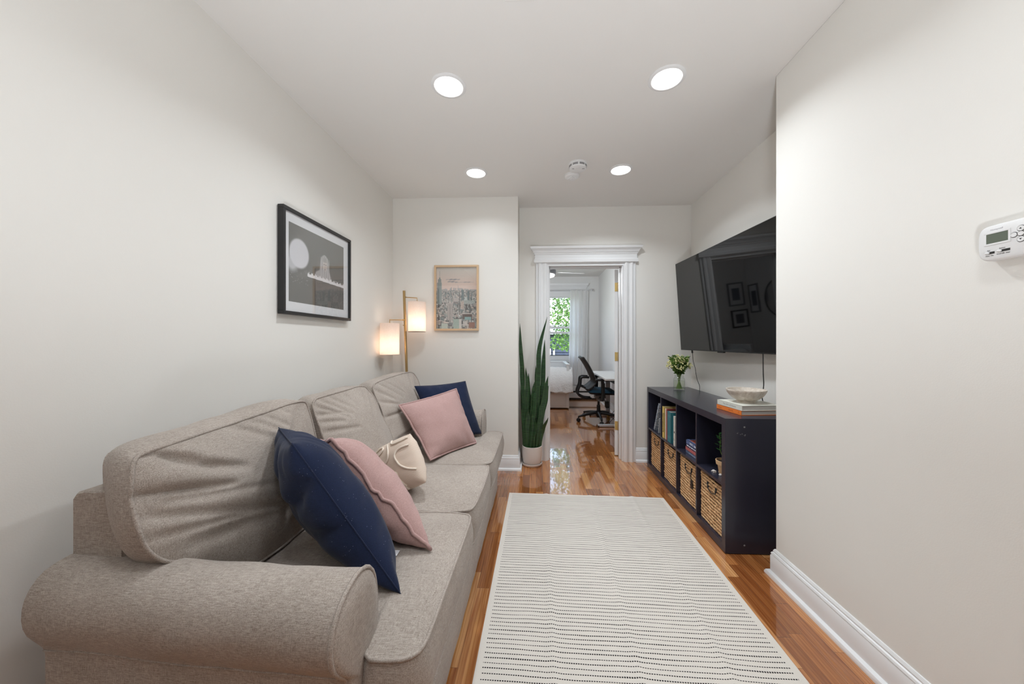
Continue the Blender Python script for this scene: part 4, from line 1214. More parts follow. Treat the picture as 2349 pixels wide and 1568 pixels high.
# flower jar
jx, jy = 1.29, 3.21
t = thing('flower_vase', 'clear glass jar of cream and green flowers on the shelf top', 'vase', (jx, jy, CH))
k = CH
prof = [(0, k+.001), (.046, k+.001), (.049, k+.006), (.049, k+.090), (.046, k+.104), (.038, k+.114), (.037, k+.130), (.039, k+.134), (.036, k+.134), (.035, k+.116), (.043, k+.103), (.0465, k+.089), (.0465, k+.008), (0, k+.008)]
obj('glass_jar', MB().lathe(prof, (jx, jy, 0), 32), JAR, t, smooth=50)
obj('water', MB().lathe([(0, k+.0085), (.046, k+.0085), (.046, k+.082), (0, k+.082)], (jx, jy, 0), 24), WATER, t)
fl = thing('flower_bouquet', 'bunch of small cream blossoms and dark leaves standing in the glass jar', 'flowers', (jx, jy, CH+.01))
mb = MB(); fo = MB(); blm = MB(); tips = []
for i in range(64):
    a = rnd.uniform(0, 2*PI); rr_ = math.sqrt(rnd.random()); r2 = .098*rr_; h = .312-.075*rr_**2+rnd.uniform(-.035, .012)
    a0 = a+rnd.uniform(-.6, .6)+PI; p0 = (jx+.026*rr_*math.cos(a0), jy+.026*rr_*math.sin(a0), CH+.012)
    p1 = (jx+.014*math.cos(a), jy+.014*math.sin(a), CH+.13); p2 = (jx+r2*math.cos(a), jy+r2*math.sin(a), CH+h)
    pts = smooth_path([p0, p1, ((p1[0]*.45+p2[0]*.55), (p1[1]*.45+p2[1]*.55), CH+.13+(h-.13)*.6), p2], 10)
    mb.tube(pts, .0017, 5); tips.append((Vector(p2), Vector(pts[7])))
obj('stems', mb, STEM, fl)
def leafquad(mb, p, d, n, L, W):
    d = d.normalized(); s = d.cross(n).normalized()
    up_ = s.cross(d).normalized()
    q = [p, p+d*L*.35+s*W*.5+up_*L*.05, p+d*L*.7+s*W*.42+up_*L*.04, p+d*L, p+d*L*.7-s*W*.42+up_*L*.04, p+d*L*.35-s*W*.5+up_*L*.05, p+d*L*.4-up_*L*.04]
    mb.add(q, [(0, 1, 6), (1, 2, 6), (2, 3, 6), (3, 4, 6), (4, 5, 6), (5, 0, 6)])
def rv(): return Vector((rnd.gauss(0, 1), rnd.gauss(0, 1), rnd.gauss(0, 1)))
for i in range(520):
    a = rnd.uniform(0, 2*PI); f = rnd.random(); r2 = (.022+.062*f)*math.sqrt(rnd.random())
    p = Vector((jx+r2*math.cos(a), jy+r2*math.sin(a), CH+.142+.155*f))
    leafquad(fo, p, Vector((math.cos(a), math.sin(a), rnd.uniform(-.2, .9))), rv(), rnd.uniform(.018, .032), rnd.uniform(.010, .017))
obj('foliage', fo, FOL, fl, smooth=0)
for tp, pv in tips:
    for j in range(4):
        c = tp+rv()*.007+Vector((0, 0, -.005*j)); 
        for q in range(5):
            dq = rv().normalized(); blm.ball(c+Vector((dq.x, dq.y, dq.z*.7))*.0048, .0030+.0012*rnd.random(), 6, 4, (1, 1, 1))
obj('blossoms', blm, BLOOM, fl)['kind'] = 'stuff'

# potted seedling in the shelf
px_, py_ = 1.155, 2.185
t = thing('potted_plant', 'small leafy seedling in a pale terracotta pot inside the shelf', 'potted plant', (px_, py_, SH))
k = SH
obj('pot', MB().lathe([(.0, k+.007), (.034, k+.007), (.042, k+.062), (.050, k+.063), (.053, k+.088), (.049, k+.089), (.044, k+.066), (0, k+.066)], (px_, py_, 0), 32), TERRA, t, smooth=40)
for a in (200, 110, 320):
    fx_, fy_ = px_+.036*math.cos(R(a)), py_+.036*math.sin(R(a))
    obj('pot_foot', MB().ball((fx_, fy_, k+.0055), .0075, 8, 6, (1.3, 1.3, .72)).box(fx_-.008, fy_-.008, k+.0005, fx_+.008, fy_+.008, k+.006), POT, t)
sp_ = obj('saucer_figure', MB().ball((1.105, 2.225, k+.0085), .008, 8, 6, (1.2, 1.1, 1)).box(1.098, 2.213, k+.0005, 1.116, 2.221, k+.012).box(1.096, 2.231, k+.0005, 1.108, 2.237, k+.007), POT, t)
obj('soil', MB().lathe([(0, k+.076), (.046, k+.075)], (px_, py_, 0), 20), SOIL, t)
st = smooth_path([(px_, py_, k+.074), (px_-.012, py_+.010, k+.110), (px_-.020, py_+.022, k+.150), (px_-.018, py_+.022, k+.20), (px_-.022, py_+.026, k+.236)], 20)
obj('stem', MB().tube(st, .0018, 6), STEM, t)
mb = MB()
for i in range(15):
    q = Vector(st[9+i*11//14]); a = i*2.3
    leafquad(mb, q, Vector((math.cos(a), math.sin(a), .45)), Vector((0, 0, 1)), .026+.008*rnd.random(), .015)
obj('leaves', mb, SMALLF, t, smooth=0)

# ================================================================ FLOOR LAMP
t = thing('floor_lamp', 'brass floor lamp with two lit cylinder shades in the corner behind the sofa', 'lamp', (-1.12, 3.065, 0))
pb = Vector((-1.125, 3.065, .02)); pt = Vector((-1.184, 3.078, 1.655))
obj('lamp_base', MB().lathe([(0, .0005), (.13, .0005), (.132, .006), (.128, .018), (.03, .022), (0, .022)], (-1.125, 3.065, 0), 40), GOLD, t)
obj('pole', MB().tube([pb, pt], .0115, 14), GOLD, t, smooth=40)
def on(zv): f = (zv-pb.z)/(pt.z-pb.z); return pb+(pt-pb)*f
def shade(c, ztop, zbot, r, za):
    a = on(za); c = Vector((c[0], c[1], 0))
    obj('lamp_arm', MB().tube([a, (c.x, c.y, za-.006), (c.x, c.y, ztop-.02)], .0042, 8).tube([a+(Vector((c.x, c.y, za))-a)*.02, a+(Vector((c.x, c.y, za))-a)*.14], .0075, 8), GOLD, t)
    s = obj('lamp_shade', MB().lathe([(r, zbot), (r, ztop), (r-.003, ztop), (r-.003, zbot), (r, zbot)], (c.x, c.y, 0), 48), SHADE, t, smooth=40)
    s.data.polygons.foreach_set('use_smooth', [True]*len(s.data.polygons))
    obj('shade_ring', MB().tube([(c.x+(r-.002)*math.cos(2*PI*k/40), c.y+(r-.002)*math.sin(2*PI*k/40), zbot+.001) for k in range(40)], .002, 5, closed=True), GOLD, s)
    obj('shade_spider', MB().tube([(c.x-r+.003, c.y, ztop-.012), (c.x+r-.003, c.y, ztop-.012)], .002, 5), GOLD, s)
    zb = zbot+(ztop-zbot)*.45
    obj('bulb', MB().ball((c.x, c.y, zb), .026, 14, 10, (1, 1, 1.25)).tube([(c.x, c.y, zb+.03), (c.x, c.y, ztop-.02)], .012, 8), BULB, t)
    l = bpy.data.lights.new('shade_bulb', 'POINT'); l.energy = 1.9; l.color = (1, .84, .68); l.shadow_soft_size = .032
    o = bpy.data.objects.new('shade_bulb', l); COL.objects.link(o); o.location = (c.x, c.y, zb-.045)
shade((-1.262, 2.955), 1.357, 1.086, .079, 1.393)
shade((-1.073, 3.10), 1.556, 1.288, .077, 1.598)
a = on(1.345)
obj('lamp_arm', MB().tube([a, a+Vector((-.028, .035, .002))], .006, 8), GOLD, t)

# ================================================================ SNAKE PLANT
pcx, pcy = -.040, 3.405
t = thing('snake_plant', 'tall snake plant in a white pot between the corner wall and the doorway', 'potted plant', (pcx, pcy, 0))
obj('saucer', MB().lathe([(0, .001), (.088, .001), (.096, .010), (.098, .024), (.094, .025), (.090, .012), (0, .010)], (pcx, pcy, 0), 48), POT, t, smooth=40)
obj('pot', MB().lathe([(0, .0105), (.072, .0105), (.084, .022), (.090, .05), (.095, .10), (.096, .188), (.089, .189), (.088, .165), (0, .162)], (pcx, pcy, 0), 56), POT, t, smooth=50)
obj('soil', MB().lathe([(0, .172), (.088, .168)], (pcx, pcy, 0), 24), SOIL, t)
def sleaf(pts, w, tw=0, dy0=0, dy1=0):
    """pts: pixel-free list (x,z) from base to tip"""
    C = smooth_path([(x, 0, z) for x, z in pts], 22); n = len(C)-1
    C = [(x+.0055*math.sin(i*.42+tw*9)*math.sin(PI*i/n), 0, z) for i, (x, _, z) in enumerate(C)]
    vs = []; col = []; fs = []
    for i, (x, _, z) in enumerate(C):
        f = i/n; y = pcy+dy0+(dy1-dy0)*f
        ww = w*.5*(.62+.38*math.sin(min(1, f*1.7)*PI/2))*(1-max(0, (f-.62)/.38)**2.0)+.0005
        a = tw*(.4+.6*f)
        i2 = min(n, i+1); i1 = max(0, i-1); tx, tz = C[i2][0]-C[i1][0], C[i2][2]-C[i1][2]; L = math.hypot(tx, tz); tx /= L; tz /= L
        ca, sa = math.cos(a), math.sin(a)
        def P(s, d):      # s across, d through
            sx, sy = s*ca-d*sa, s*sa+d*ca
            return (x+sx*tz, y+sy, z-sx*tx)
        th = .0022+.0035*(1-f); fold = .12*w
        ring = [P(-ww, -fold*.9), P(-ww*.5, -fold*.35-th), P(0, -th), P(ww*.5, -fold*.35-th), P(ww, -fold*.9), P(ww*.5, -fold*.35+th), P(0, th*1.2), P(-ww*.5, -fold*.35+th)]
        vs += ring; col += [1, 0, 0, 0, 1, 0, 0, 0]
    for i in range(n):
        for k in range(8):
            k2 = (k+1) % 8; fs.append((i*8+k, i*8+k2, (i+1)*8+k2, (i+1)*8+k))
    fs.append(tuple(n*8+k for k in range(8)))
    o = obj('leaf', MB().add(vs, fs), SNAKE, t, smooth=70)
    a = o.data.color_attributes.new('edge', 'FLOAT_COLOR', 'POINT')
    c = np.ones((len(col), 4), np.float32); c[:, :3] = np.array(col).reshape(-1, 1)*.35; a.data.foreach_set('color', c.ravel())
q = lambda px: (px-1230)*.00424
zz = lambda py: 1.438-(py-727)*.00426
Lf = [([(1228,1025),(1233,940),(1234,850),(1237,800),(1255,727)], .052, .3, .0, -.02),
      ([(1232,1025),(1240,930),(1247,850),(1250,779)], .050, -.3, .02, .03),
      ([(1238,1025),(1243,950),(1249,905),(1257,861)], .056, .2, -.01, -.02),
      ([(1238,1025),(1246,950),(1253,912),(1259,884)], .04, -.4, .02, .03),
      ([(1239,1025),(1243,990),(1249,975),(1257,955)], .040, .5, .0, -.03),
      ([(1202,1025),(1199,920),(1195.5,830),(1192,741)], .046, .3, .02, .03),
      ([(1203,1025),(1201,930),(1198,860),(1196,800)], .040, -.2, -.01, -.02),
      ([(1206,1025),(1206,930),(1208,880),(1206,843)], .040, .2, .0, -.01),
      ([(1212,1025),(1213,950),(1213,900),(1212.5,856)], .044, -.3, .03, .03),
      ([(1212,1025),(1211,980),(1210,960),(1213,937)], .050, .2, -.03, -.045),
      ([(1222,1025),(1221,950),(1223,905),(1226,874)], .044, .3, -.02, -.03),
      ([(1226,1025),(1227,950),(1229,905),(1233,866)], .042, .1, .03, .03),
      ([(1229,1025),(1230,950),(1231,880),(1229,838)], .036, -.3, .01, .02),
      ([(1218,1025),(1217,970),(1216,935),(1219,902)], .040, .4, .04, .04),
      ([(1234,1025),(1238,960),(1240,915),(1241,880)], .046, -.2, .03, .04),
      ([(1207,1025),(1204,985),(1202,955),(1199,925)], .044, -.2, -.03, -.03),
      ([(1222,1025),(1224,985),(1223,960),(1222,945)], .036, .3, -.045, -.06),
      ([(1216,1025),(1222,960),(1227,910),(1231,893)], .036, -.3, -.05, -.05), ([(1230,1025),(1236,975),(1238,945),(1239,925)], .034, .2, -.05, -.06),
      ([(1204,1025),(1208,985),(1210,950),(1215,880)], .036, .4, -.02, .0), ([(1224,1025),(1227,990),(1229,972),(1228,960)], .030, -.4, -.06, -.075)]
for pts, w, tw, d0, d1 in Lf:
    sleaf([(q(a), max(.165, zz(b))) for a, b in pts], w*.9, tw, d0, d1)

# ================================================================ BEDROOM
# daybed
t = thing('daybed', 'white wooden daybed with a drawer front under the bedroom window', 'bed', (-.4, 6.65, 0))
BX0, BX1, BY0, BY1 = -1.52, .585, 6.225, 7.10
obj('bed_base', MB().box(BX0, BY0+.012, .02, BX1, BY1, .30), TRIM, t, smooth=0, bevel=.003)
for x0, x1 in ((BX0+.03, -.42), (-.40, BX1-.075)):
    f = obj('drawer_front', MB().box(x0, BY0, .055, x1, BY0+.02, .285), TRIM, t, smooth=0, bevel=.003)
    obj('inset_panel', MB().box(x0+.06, BY0-.004, .075, x1-.0, BY0, .265), TRIM, f, smooth=0, bevel=.002)
obj('bed_arm', MB().box(BX1-.045, BY0, .02, BX1, BY1, .775).box(BX1-.055, BY0-.008, .775, BX1+.012, BY1, .80), TRIM, t, smooth=0, bevel=.004)
obj('bed_arm', MB().box(BX0, BY0, .02, BX0+.045, BY1, .775).box(BX0-.005, BY0-.008, .775, BX0+.055, BY1, .80), TRIM, t, smooth=0, bevel=.004)
obj('bed_back', MB().box(BX0, BY1-.05, .02, BX1, BY1, .79).box(BX0, BY1-.06, .78, BX1+.01, BY1+.01, .81), TRIM, t, smooth=0, bevel=.004)
obj('mattress', MB().box(BX0+.05, BY0+.02, .30, BX1-.05, BY1-.06, .47), FUR, t, smooth=0, bevel=.03)
# duvet spilling over the front edge
mb = MB(); P = []
NXd, NS = 90, 46
for i in range(NXd+1):
    f = i/NXd; x = -1.42+f*(1.42+.64); row = []
    for j in range(NS+1):
        s = j/NS
        # section: back -> top -> over the front -> hem
        if s < .45: g = s/.45; y = 6.98-g*.60; z = .58+.16*math.sin(g*PI*.5)-.05*(1-g)
        else:
            g = (s-.45)/.55; a = g*PI*.565; y = 6.38-.26*math.sin(min(a, PI/2))-.02*g; z = .74-.40*(1-math.cos(a))*.92
        rx = .585-.0; k = max(0, (x-.38)/.26)
        z -= k*k*(.30 if s < .45 else .0); xx = x-.05*k*(1 if s < .45 else 0)
        r = noise.noise(Vector((x*5, y*5+s*4, 2)))*.028+noise.noise(Vector((x*16, s*16, 5)))*.012
        z += r*(1-.4*s); y -= abs(r)*.8*(s > .45)
        if s > .9: z += (.030*noise.noise(Vector((x*13, 0, 0)))+.014*noise.noise(Vector((x*37, 3, 0))))*(s-.9)*10; y -= .02*noise.noise(Vector((x*20, 7, 0)))*(s-.9)*10
        if s < .5: xx = min(xx, .53)
        row.append((xx, y, z))
    P.append(row)
mb.grid(P)
dv = obj('duvet', mb, FUR, smooth=180)
sm = dv.modifiers.new('thick', 'SOLIDIFY'); sm.thickness = .03; sm.offset = -1
tag(dv, 'fluffy white duvet spilling over the front of the daybed', 'duvet')
for k, (x, lb) in enumerate(((-1.22, 'grey pillow at the head end of the daybed'), (-.74, 'pale grey pillow on the daybed beside the head end pillow'))):
    pillow('bed_pillow', lb, 'pillow', (x-.22, 6.98, 1.03), (x+.22, 6.98, 1.03), (x+.20, 6.82, .64), (x-.20, 6.82, .64), .15, fabric('bed pillow linen %d' % k, rgb(120+30*k, 124+30*k, 130+30*k), rgb(168+30*k, 170+30*k, 174+30*k)), seed=8+k, N=16)
# curtain and rod
t = thing('curtain', 'sheer white curtain gathered at the right of the bedroom window', 'curtain', (.86, 7.24, .3))
P = []
for i in range(121):
    f = i/120; row = []
    for j in range(25):
        g = j/24; z = 2.285-g*(2.285-.31)
        x = (.70-.03*g)+f*(.37-.0*g); am = .006+.016*min(1, g*5)
        y = 7.235+am*math.sin(f*PI*9+.6*math.sin(g*3+f*5))+.006*math.sin(f*40+g*2)*min(1, g*4)
        row.append((x, y, z))
    P.append(row)
obj('curtain_panel', MB().grid(P), SHEER, t, smooth=180)
t = thing('curtain_rod', 'thin pale metal rod with a finial above the bedroom window', 'curtain rod', (.4, 7.235, 2.262))
obj('rod', MB().tube([(-.45, 7.235, 2.262), (1.12, 7.235, 2.262)], .008, 10), STEEL, t)
obj('finial', MB().ball((1.14, 7.235, 2.262), .022, 12, 8, (1.3, 1, 1)).tube([(1.1, 7.235, 2.262), (1.125, 7.235, 2.262)], .012, 10), STEEL, t)
for x in (1.085, -.40): obj('rod_bracket', MB().box(x-.006, 7.235, 2.25, x+.006, YW, 2.275), STEEL, t, smooth=0)
# baseboard heater
t = thing('baseboard_heater', 'white baseboard heater under the curtain in the bedroom', 'heater', (.95, 7.28, 0))
prof = [(7.33, .03), (7.27, .03), (7.262, .05), (7.262, .145), (7.285, .15), (7.285, .175), (7.262, .18), (7.262, .27), (7.275, .295), (7.33, .30)]
obj('heater_cover', MB().prism(prof, lambda a, b, c: (c, a, b), .60, 1.296), TRIM, t, smooth=20)
obj('heater_slot', MB().box(.602, 7.264, .148, 1.294, 7.29, .176).box(.602, 7.28, .002, 1.294, 7.325, .032), SLOT, t, smooth=0)
# desk
t = thing('desk', 'white desk with pale steel T legs against the bedroom wall', 'desk', (1.05, 5.3, 0))
obj('desk_top', MB().box(.925, 4.70, .678, 1.296, 5.97, .702), WHITEP, t, smooth=0, bevel=.003)
for y in (4.965, 5.71):
    l = obj('desk_leg', MB().box(1.125, y-.035, .03, 1.19, y+.035, .65).box(.96, y-.03, .65, 1.28, y+.03, .677), STEEL, t, smooth=0, bevel=.002)
    obj('desk_foot', MB().box(.868, y-.035, .006, 1.285, y+.035, .032), STEEL, l, smooth=0, bevel=.004)
    obj('foot_pad', MB().box(.866, y-.036, .0005, .885, y+.036, .02), BLACK, l, smooth=0)
obj('crossbar', MB().box(1.14, 5.0, .58, 1.17, 5.67, .65), BLACK, t, smooth=0)
obj('control_box', MB().box(1.215, 5.1, .56, 1.275, 5.5, .67), BLACK, t, smooth=0, bevel=.004)
for pts in ([(1.24, 5.05, .66), (1.14, 5.02, .5), (1.20, 5.1, .3), (1.10, 5.15, .12), (1.2, 5.1, .01)], [(1.25, 5.2, .66), (1.24, 5.1, .45), (1.2, 5.1, .2), (1.06, 5.1, .012), (1.25, 5.12, .008)]):
    obj('cable', MB().tube(smooth_path(pts, 30), .0035, 6), BLACK, t)
# office chair
hx, hy = .945, 5.34
t = thing('office_chair', 'black mesh office chair with a dark teal seat at the white desk', 'chair', (hx, hy, 0))
obj('gas_column', MB().tube([(hx, hy, .055), (hx, hy, .24)], .028, 16).tube([(hx, hy, .22), (hx, hy, .38)], .018, 12), BLACK, t)
st = obj('star_base', MB().lathe([(0, .075), (.036, .075), (.048, .10), (.042, .15), (.030, .16), (0, .16)], (hx, hy, 0), 24), BLACK, t)
for k in range(5):
    a = R(196+72*k); ex, ey = hx+.325*math.cos(a), hy+.325*math.sin(a)
    sx, sy = hx+.03*math.cos(a), hy+.03*math.sin(a)
    lg = obj('base_leg', MB().tube(smooth_path([(sx, sy, .125), (hx+.18*math.cos(a), hy+.18*math.sin(a), .108), (ex, ey, .078)], 10), [.026-.001*i for i in range(11)], 10), BLACK, t)
    b = a+R(35*k+20); w1 = Vector((math.cos(b), math.sin(b), 0)); M = Matrix.Rotation(b, 4, 'Z') @ Matrix.Rotation(R(90), 4, 'X')
    wh = MB()
    for s in (-.012, .012):
        v = Vector((-math.sin(b), math.cos(b), 0))*s
        wh.lathe([(.0, -.009), (.022, -.009), (.028, -.005), (.028, .005), (.022, .009), (0, .009)], (ex+v.x, ey+v.y, .0285), 20, M)
    obj('caster', wh, HINGE if k in (3,) else BLACK, t)
    obj('caster_stem', MB().tube([(ex, ey, .03), (ex, ey, .085)], .008, 8), BLACK, lg)
obj('tilt_mechanism', MB().box(hx-.06, hy-.07, .345, hx+.10, hy+.07, .395).box(hx-.02, hy-.085, .305, hx+.085, hy+.085, .345), GREYP, t, smooth=0, bevel=.008)
obj('underseat_box', MB().box(hx+.10, hy-.05, .20, hx+.15, hy+.05, .30), BLACK, t, smooth=0, bevel=.006)
# seat pad, waterfall front
P = []; P2 = []
for i in range(21):
    f = i/20; x = .765+f*.43; row = []; row2 = []
    for j in range(21):
        g = j/20*2-1; y = hy+g*.235*(1-.10*(2*f-1)**4); e = max(0, 1-max(abs(g), abs(2*f-1))**4)
        z = .445+.045*e**.5-.022*max(0, f-.75)*4*.5+.012*(1-f)
        row.append((x, y, z)); row2.append((x, y, .442-.036*e**.5+.012*(1-f)))
    P.append(row); P2.append(row2)
obj('seat', MB().grid(P), TEALF, t, smooth=60)
obj('seat_shell', MB().grid(P2), BLACK, t, smooth=60)
# backrest: slim curved slab, mesh in a frame
SEC = smooth_path([(.735, 0, .50), (.80, 0, .555), (.838, 0, .612), (.800, 0, .71), (.735, 0, .84), (.655, 0, .962)], 24)
def bk(f, g): 
    k = int(f*24+1e-6); x, _, z = SEC[min(k, 24)]
    return (x+.035*g*g, hy+g*.225*(1-.12*f*f), z)
Pm = [[bk(i/24, j/10-1) for j in range(21)] for i in range(25)]
o = obj('backrest_mesh', MB().grid(Pm), MESH, t, smooth=180); m = o.modifiers.new('thick', 'SOLIDIFY'); m.thickness = .008
ring = [bk(i/24, -1) for i in range(25)]+[bk(1, j/10-1) for j in range(1, 21)]+[bk(i/24, 1) for i in range(23, -1, -1)]+[bk(0, j/10-1) for j in range(19, 0, -1)]
obj('backrest_frame', MB().tube(ring, .016, 8, closed=True), BLACK, t, smooth=180)
mb = MB()
for s in (-.09, .09):
    mb.tube(smooth_path([(.83, hy+s*.6, .345), (.72, hy+s*.8, .355), (.635, hy+s, .405), (.625, hy+s, .47), (.66, hy+s, .56), (.668, hy+s, .645), (.70, hy+s, .668), (.79, hy+s, .665)], 30), .017, 10)
    mb.tube(smooth_path([(.655, hy+s, .54), (.69, hy+s, .525), (.76, hy+s, .50)], 8), .013, 8)
obj('back_support', mb, BLACK, t, smooth=180)
for s in (-1, 1):
    y = hy+s*.275
    obj('armrest', MB().tube(smooth_path([(.93, hy+s*.20, .375), (.95, y, .36), (.955, y, .40), (.965, y, .50), (.955, y, .60), (.955, y, .628)], 14), [.024]*15, 10).box(.935, y-.02, .40, .985, y+.02, .60), BLACK, t, smooth=50)
    obj('arm_pad', MB().box(.850, y-.042, .632, 1.05, y+.042, .662), BLACK, t, smooth=0, bevel=.011, seg=3)
# ceiling fan
fx_, fy_ = .10, 5.40
t = thing('ceiling_fan', 'white ceiling fan with a lit globe in the bedroom', 'ceiling fan', (fx_, fy_, 2.19))
obj('fan_mount', MB().lathe([(.06, CEIL), (.075, CEIL-.02), (.05, CEIL-.06), (.018, CEIL-.075), (.018, 2.35), (0, 2.35)], (fx_, fy_, 0), 28), WHITEP, t)
obj('motor_housing', MB().lathe([(.0, 2.355), (.12, 2.35), (.19, 2.325), (.205, 2.29), (.20, 2.235), (.19, 2.23), (0, 2.23)], (fx_, fy_, 0), 40), GREYP, t, smooth=50)
obj('globe', MB().lathe([(.188, 2.231), (.18, 2.205), (.13, 2.188), (0, 2.178)], (fx_, fy_, 0), 36), GLOBE, t, smooth=60)
for k in range(5):
    a = R(12+72*k); M = Matrix.Translation((fx_, fy_, 2.275)) @ Matrix.Rotation(a, 4, 'Z') @ Matrix.Rotation(R(10), 4, 'X')
    mb = MB().prism([(.19, -.05), (.64, -.075), (.66, -.06), (.655, .06), (.63, .07), (.19, .045)], lambda x, y, z: (x, y, z), -.004, .004).xf(M)
    obj('fan_blade', mb, WHITEP, t, smooth=0, bevel=.002)
l = bpy.data.lights.new('fan_globe_light', 'POINT'); l.energy = 38; l.color = (.90, .96, 1); l.shadow_soft_size = .12
o = bpy.data.objects.new('fan_globe_light', l); COL.objects.link(o); o.location = (fx_, fy_, 2.10)
# pictures and mirror on the bedroom walls, met in the screen's reflection
def bedpic(mp, w, h, lb, fm, c):
    t = thing('framed_picture', lb, 'picture', mp(w/2, 0, 0))
    obj('frame', frame_mb(mp, w, h, .03, .025), fm, t, smooth=0, bevel=.002)
    obj('picture_mat', slab(mp, .02, .02, w-.02, h-.02, .002, .010), MATB, t, smooth=0)
    obj('print', slab(mp, w*.26, h*.24, w*.74, h*.76, .010, .0115), c, t, smooth=0)
bw = lambda x, z: (lambda a, b, n: (x+a, YW-.002-n, z+b))
bedpic(bw(-2.30, 1.55), .36, .50, 'grey framed picture on the bedroom window wall by the left corner, upper of two', GREYP, cover_mat('slate print', 96, 108, 124))
bedpic(bw(-2.34, 1.08), .38, .38, 'black framed square picture on the bedroom window wall, lower of two', BLACKF, cover_mat('dusk print', 84, 84, 96))
lw = lambda y, z: (lambda a, b, n: (XBL+.002+n, y+a, z+b))
bedpic(lw(7.01, 1.36), .27, .60, 'tall grey framed picture on the left bedroom wall by the corner', GREYP, cover_mat('ink print', 70, 76, 90))
t = thing('round_mirror', 'round black rimmed mirror on the left bedroom wall', 'mirror', (XBL+.01, 6.48, 1.2))
Mx = Matrix.Rotation(R(90), 4, 'Y')
obj('mirror_rim', MB().lathe([(.36, 0), (.375, .004), (.375, .024), (.355, .024), (.355, 0)], (XBL+.002, 6.48, 1.6), 56, Mx), BLACKF, t)
obj('mirror_glass', MB().lathe([(.356, .004), (.356, .012), (0, .012)], (XBL+.002, 6.48, 1.6), 56, Mx), plain('mirror silver', (.9, .9, .9, 1), .01, 1), t)

# ================================================================ OUTSIDE THE WINDOW
struct('ground', MB().box(-14, 7.6, -1.6, 16, 40, -1.5), plain('garden soil and grass', rgb(86, 104, 62), .95, var=.2), smooth=0)
t = thing('garden_tree', 'leafy sunlit green tree filling the view outside the bedroom window', 'tree', (.9, 11.2, -1.5))
mb = MB().tube(smooth_path([(-.9, 11.6, -1.5), (-.85, 11.5, 0), (-.9, 11.4, 1.4), (-.6, 11.3, 3.2)], 14), [.16-.007*i for i in range(15)], 10)
for i in range(7):
    a = i*1.1-1.2; z0 = 1.0+.42*i
    mb.tube(smooth_path([(-.85, 11.4, z0), (-.2, 11.6+.3*math.sin(a), z0+.5), (.9+.3*i, 11.8+.5*math.sin(a), z0+.8)], 8), [.022-.002*k for k in range(9)], 6)
obj('trunk', mb, BARK, t)
mb = MB()
for i in range(9500):
    p = Vector((rnd.gauss(.75, .95), rnd.gauss(11.1, .6), rnd.uniform(.98, 4.2)))
    n1 = noise.noise(Vector((p.x*1.6, p.y*1.2, p.z*1.6)))
    if n1 < -.12+.5*max(0, 1.25-p.z): continue
    leafquad(mb, p, Vector((rnd.gauss(0, 1), rnd.gauss(-.4, .6), rnd.gauss(-.6, .5))), rv(), rnd.uniform(.07, .12), rnd.uniform(.035, .06))
obj('foliage', mb, LEAVES, t, smooth=0)
t = thing('garden_shed', 'blue grey clapboard outbuilding seen low through the bedroom window', 'building', (2, 15.6, -1.5))
mb = MB()
for i in range(20): mb.prism([(15.0, -1.5+.15*i), (14.97, -1.5+.15*i), (15.0, -1.36+.15*i)], lambda a, b, c: (c, a, b), -5, 8)
mb.box(-5, 15.0, -1.5, 8, 17, 1.5)
obj('siding', mb, SIDING, t, smooth=0)
obj('roof', MB().prism([(14.8, 1.5), (17.2, 1.5), (16, 2.0)], lambda a, b, c: (c, a, b), -5.2, 8.2), GREYP, t, smooth=0)
for x in (.55, .72, 1.5): obj('white_post', MB().box(x, 14.88, -1.5, x+.07, 14.95, .9), TRIM, t, smooth=0)
t = thing('garden_fence_rail', 'pale railing low outside the bedroom window', 'railing', (.5, 9.4, -1.5))
obj('top_rail', MB().box(-2, 9.38, .62, 3, 9.46, .69), TRIM, t, smooth=0)
for i in range(24): obj('baluster', MB().box(-1.95+i*.21, 9.405, -1.5, -1.915+i*.21, 9.435, .62), TRIM, t, smooth=0)

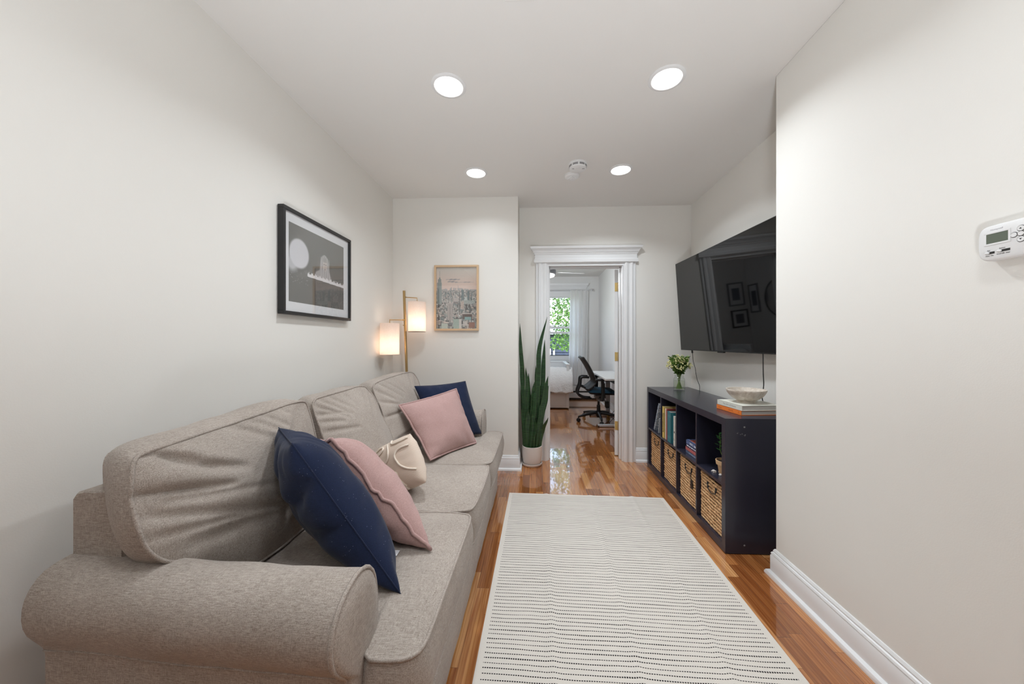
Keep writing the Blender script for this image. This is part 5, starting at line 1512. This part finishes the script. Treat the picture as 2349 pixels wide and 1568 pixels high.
# ================================================================ LIGHT, SKY, CAMERA
w = bpy.data.worlds.new('sky'); S.world = w; w.use_nodes = True
nt = w.node_tree; nt.nodes.clear()
sky = nt.nodes.new('ShaderNodeTexSky'); sky.sky_type = 'NISHITA'; sky.sun_disc = False; sky.sun_elevation = R(50); sky.sun_rotation = R(180); sky.air_density = 1.2; sky.dust_density = 2
bg = nt.nodes.new('ShaderNodeBackground'); bg.inputs[1].default_value = 1.8
wo = nt.nodes.new('ShaderNodeOutputWorld'); hz = nt.nodes.new('ShaderNodeMix'); hz.data_type = 'RGBA'; hz.inputs[0].default_value = .55; hz.inputs[7].default_value = (1.0, 1.0, 1.0, 1); nt.links.new(sky.outputs[0], hz.inputs[6]); nt.links.new(hz.outputs[2], bg.inputs[0]); nt.links.new(bg.outputs[0], wo.inputs[0])
sn = bpy.data.lights.new('sun', 'SUN'); sn.energy = 5; sn.angle = R(.6); sn.color = (1, .95, .86)
so = bpy.data.objects.new('sun', sn); COL.objects.link(so); so.rotation_euler = (R(38), 0, R(14))
# added fill spot, unseen behind the camera, aimed up to brighten the ceiling
bl_ = bpy.data.lights.new('bounced_flash', 'SPOT'); bl_.energy = 178; bl_.spot_size = R(118); bl_.spot_blend = 1; bl_.shadow_soft_size = .12; bl_.color = (.88, .94, .99)
bo = bpy.data.objects.new('bounced_flash', bl_); COL.objects.link(bo); bo.location = (-.06, -.45, .5); bo.rotation_euler = (R(180-30), 0, 0)
pl = bpy.data.lights.new('window_portal', 'AREA'); pl.shape = 'RECTANGLE'; pl.size = .95; pl.size_y = 1.4; pl.cycles.is_portal = True
po = bpy.data.objects.new('window_portal', pl); COL.objects.link(po); po.location = (.37, 7.5, 1.53); po.rotation_euler = (R(-90), 0, 0)

cam = bpy.data.cameras.new('camera'); co = bpy.data.objects.new('camera', cam); COL.objects.link(co)
TH = R(2.5); F = 800.0
cam.sensor_fit = 'HORIZONTAL'; cam.sensor_width = 36; cam.lens = 36*F/2349
cam.shift_x = (1174.5-(1230-F*math.tan(TH)))/2349; cam.shift_y = (783-784)/2349
cam.clip_start = .02; cam.clip_end = 200
co.location = (0, 0, 1.2); co.rotation_euler = (R(90), 0, TH)
S.camera = co
S.view_settings.view_transform = 'Standard'; S.view_settings.look = 'None'; S.view_settings.gamma = 1; S.view_settings.exposure = .16
S.view_settings.use_curve_mapping = False
c = S.cycles
c.max_bounces = 10; c.diffuse_bounces = 6; c.glossy_bounces = 4; c.transmission_bounces = 8; c.transparent_max_bounces = 12
c.caustics_reflective = False; c.caustics_refractive = False; c.sample_clamp_indirect = 6
c.use_denoising = True
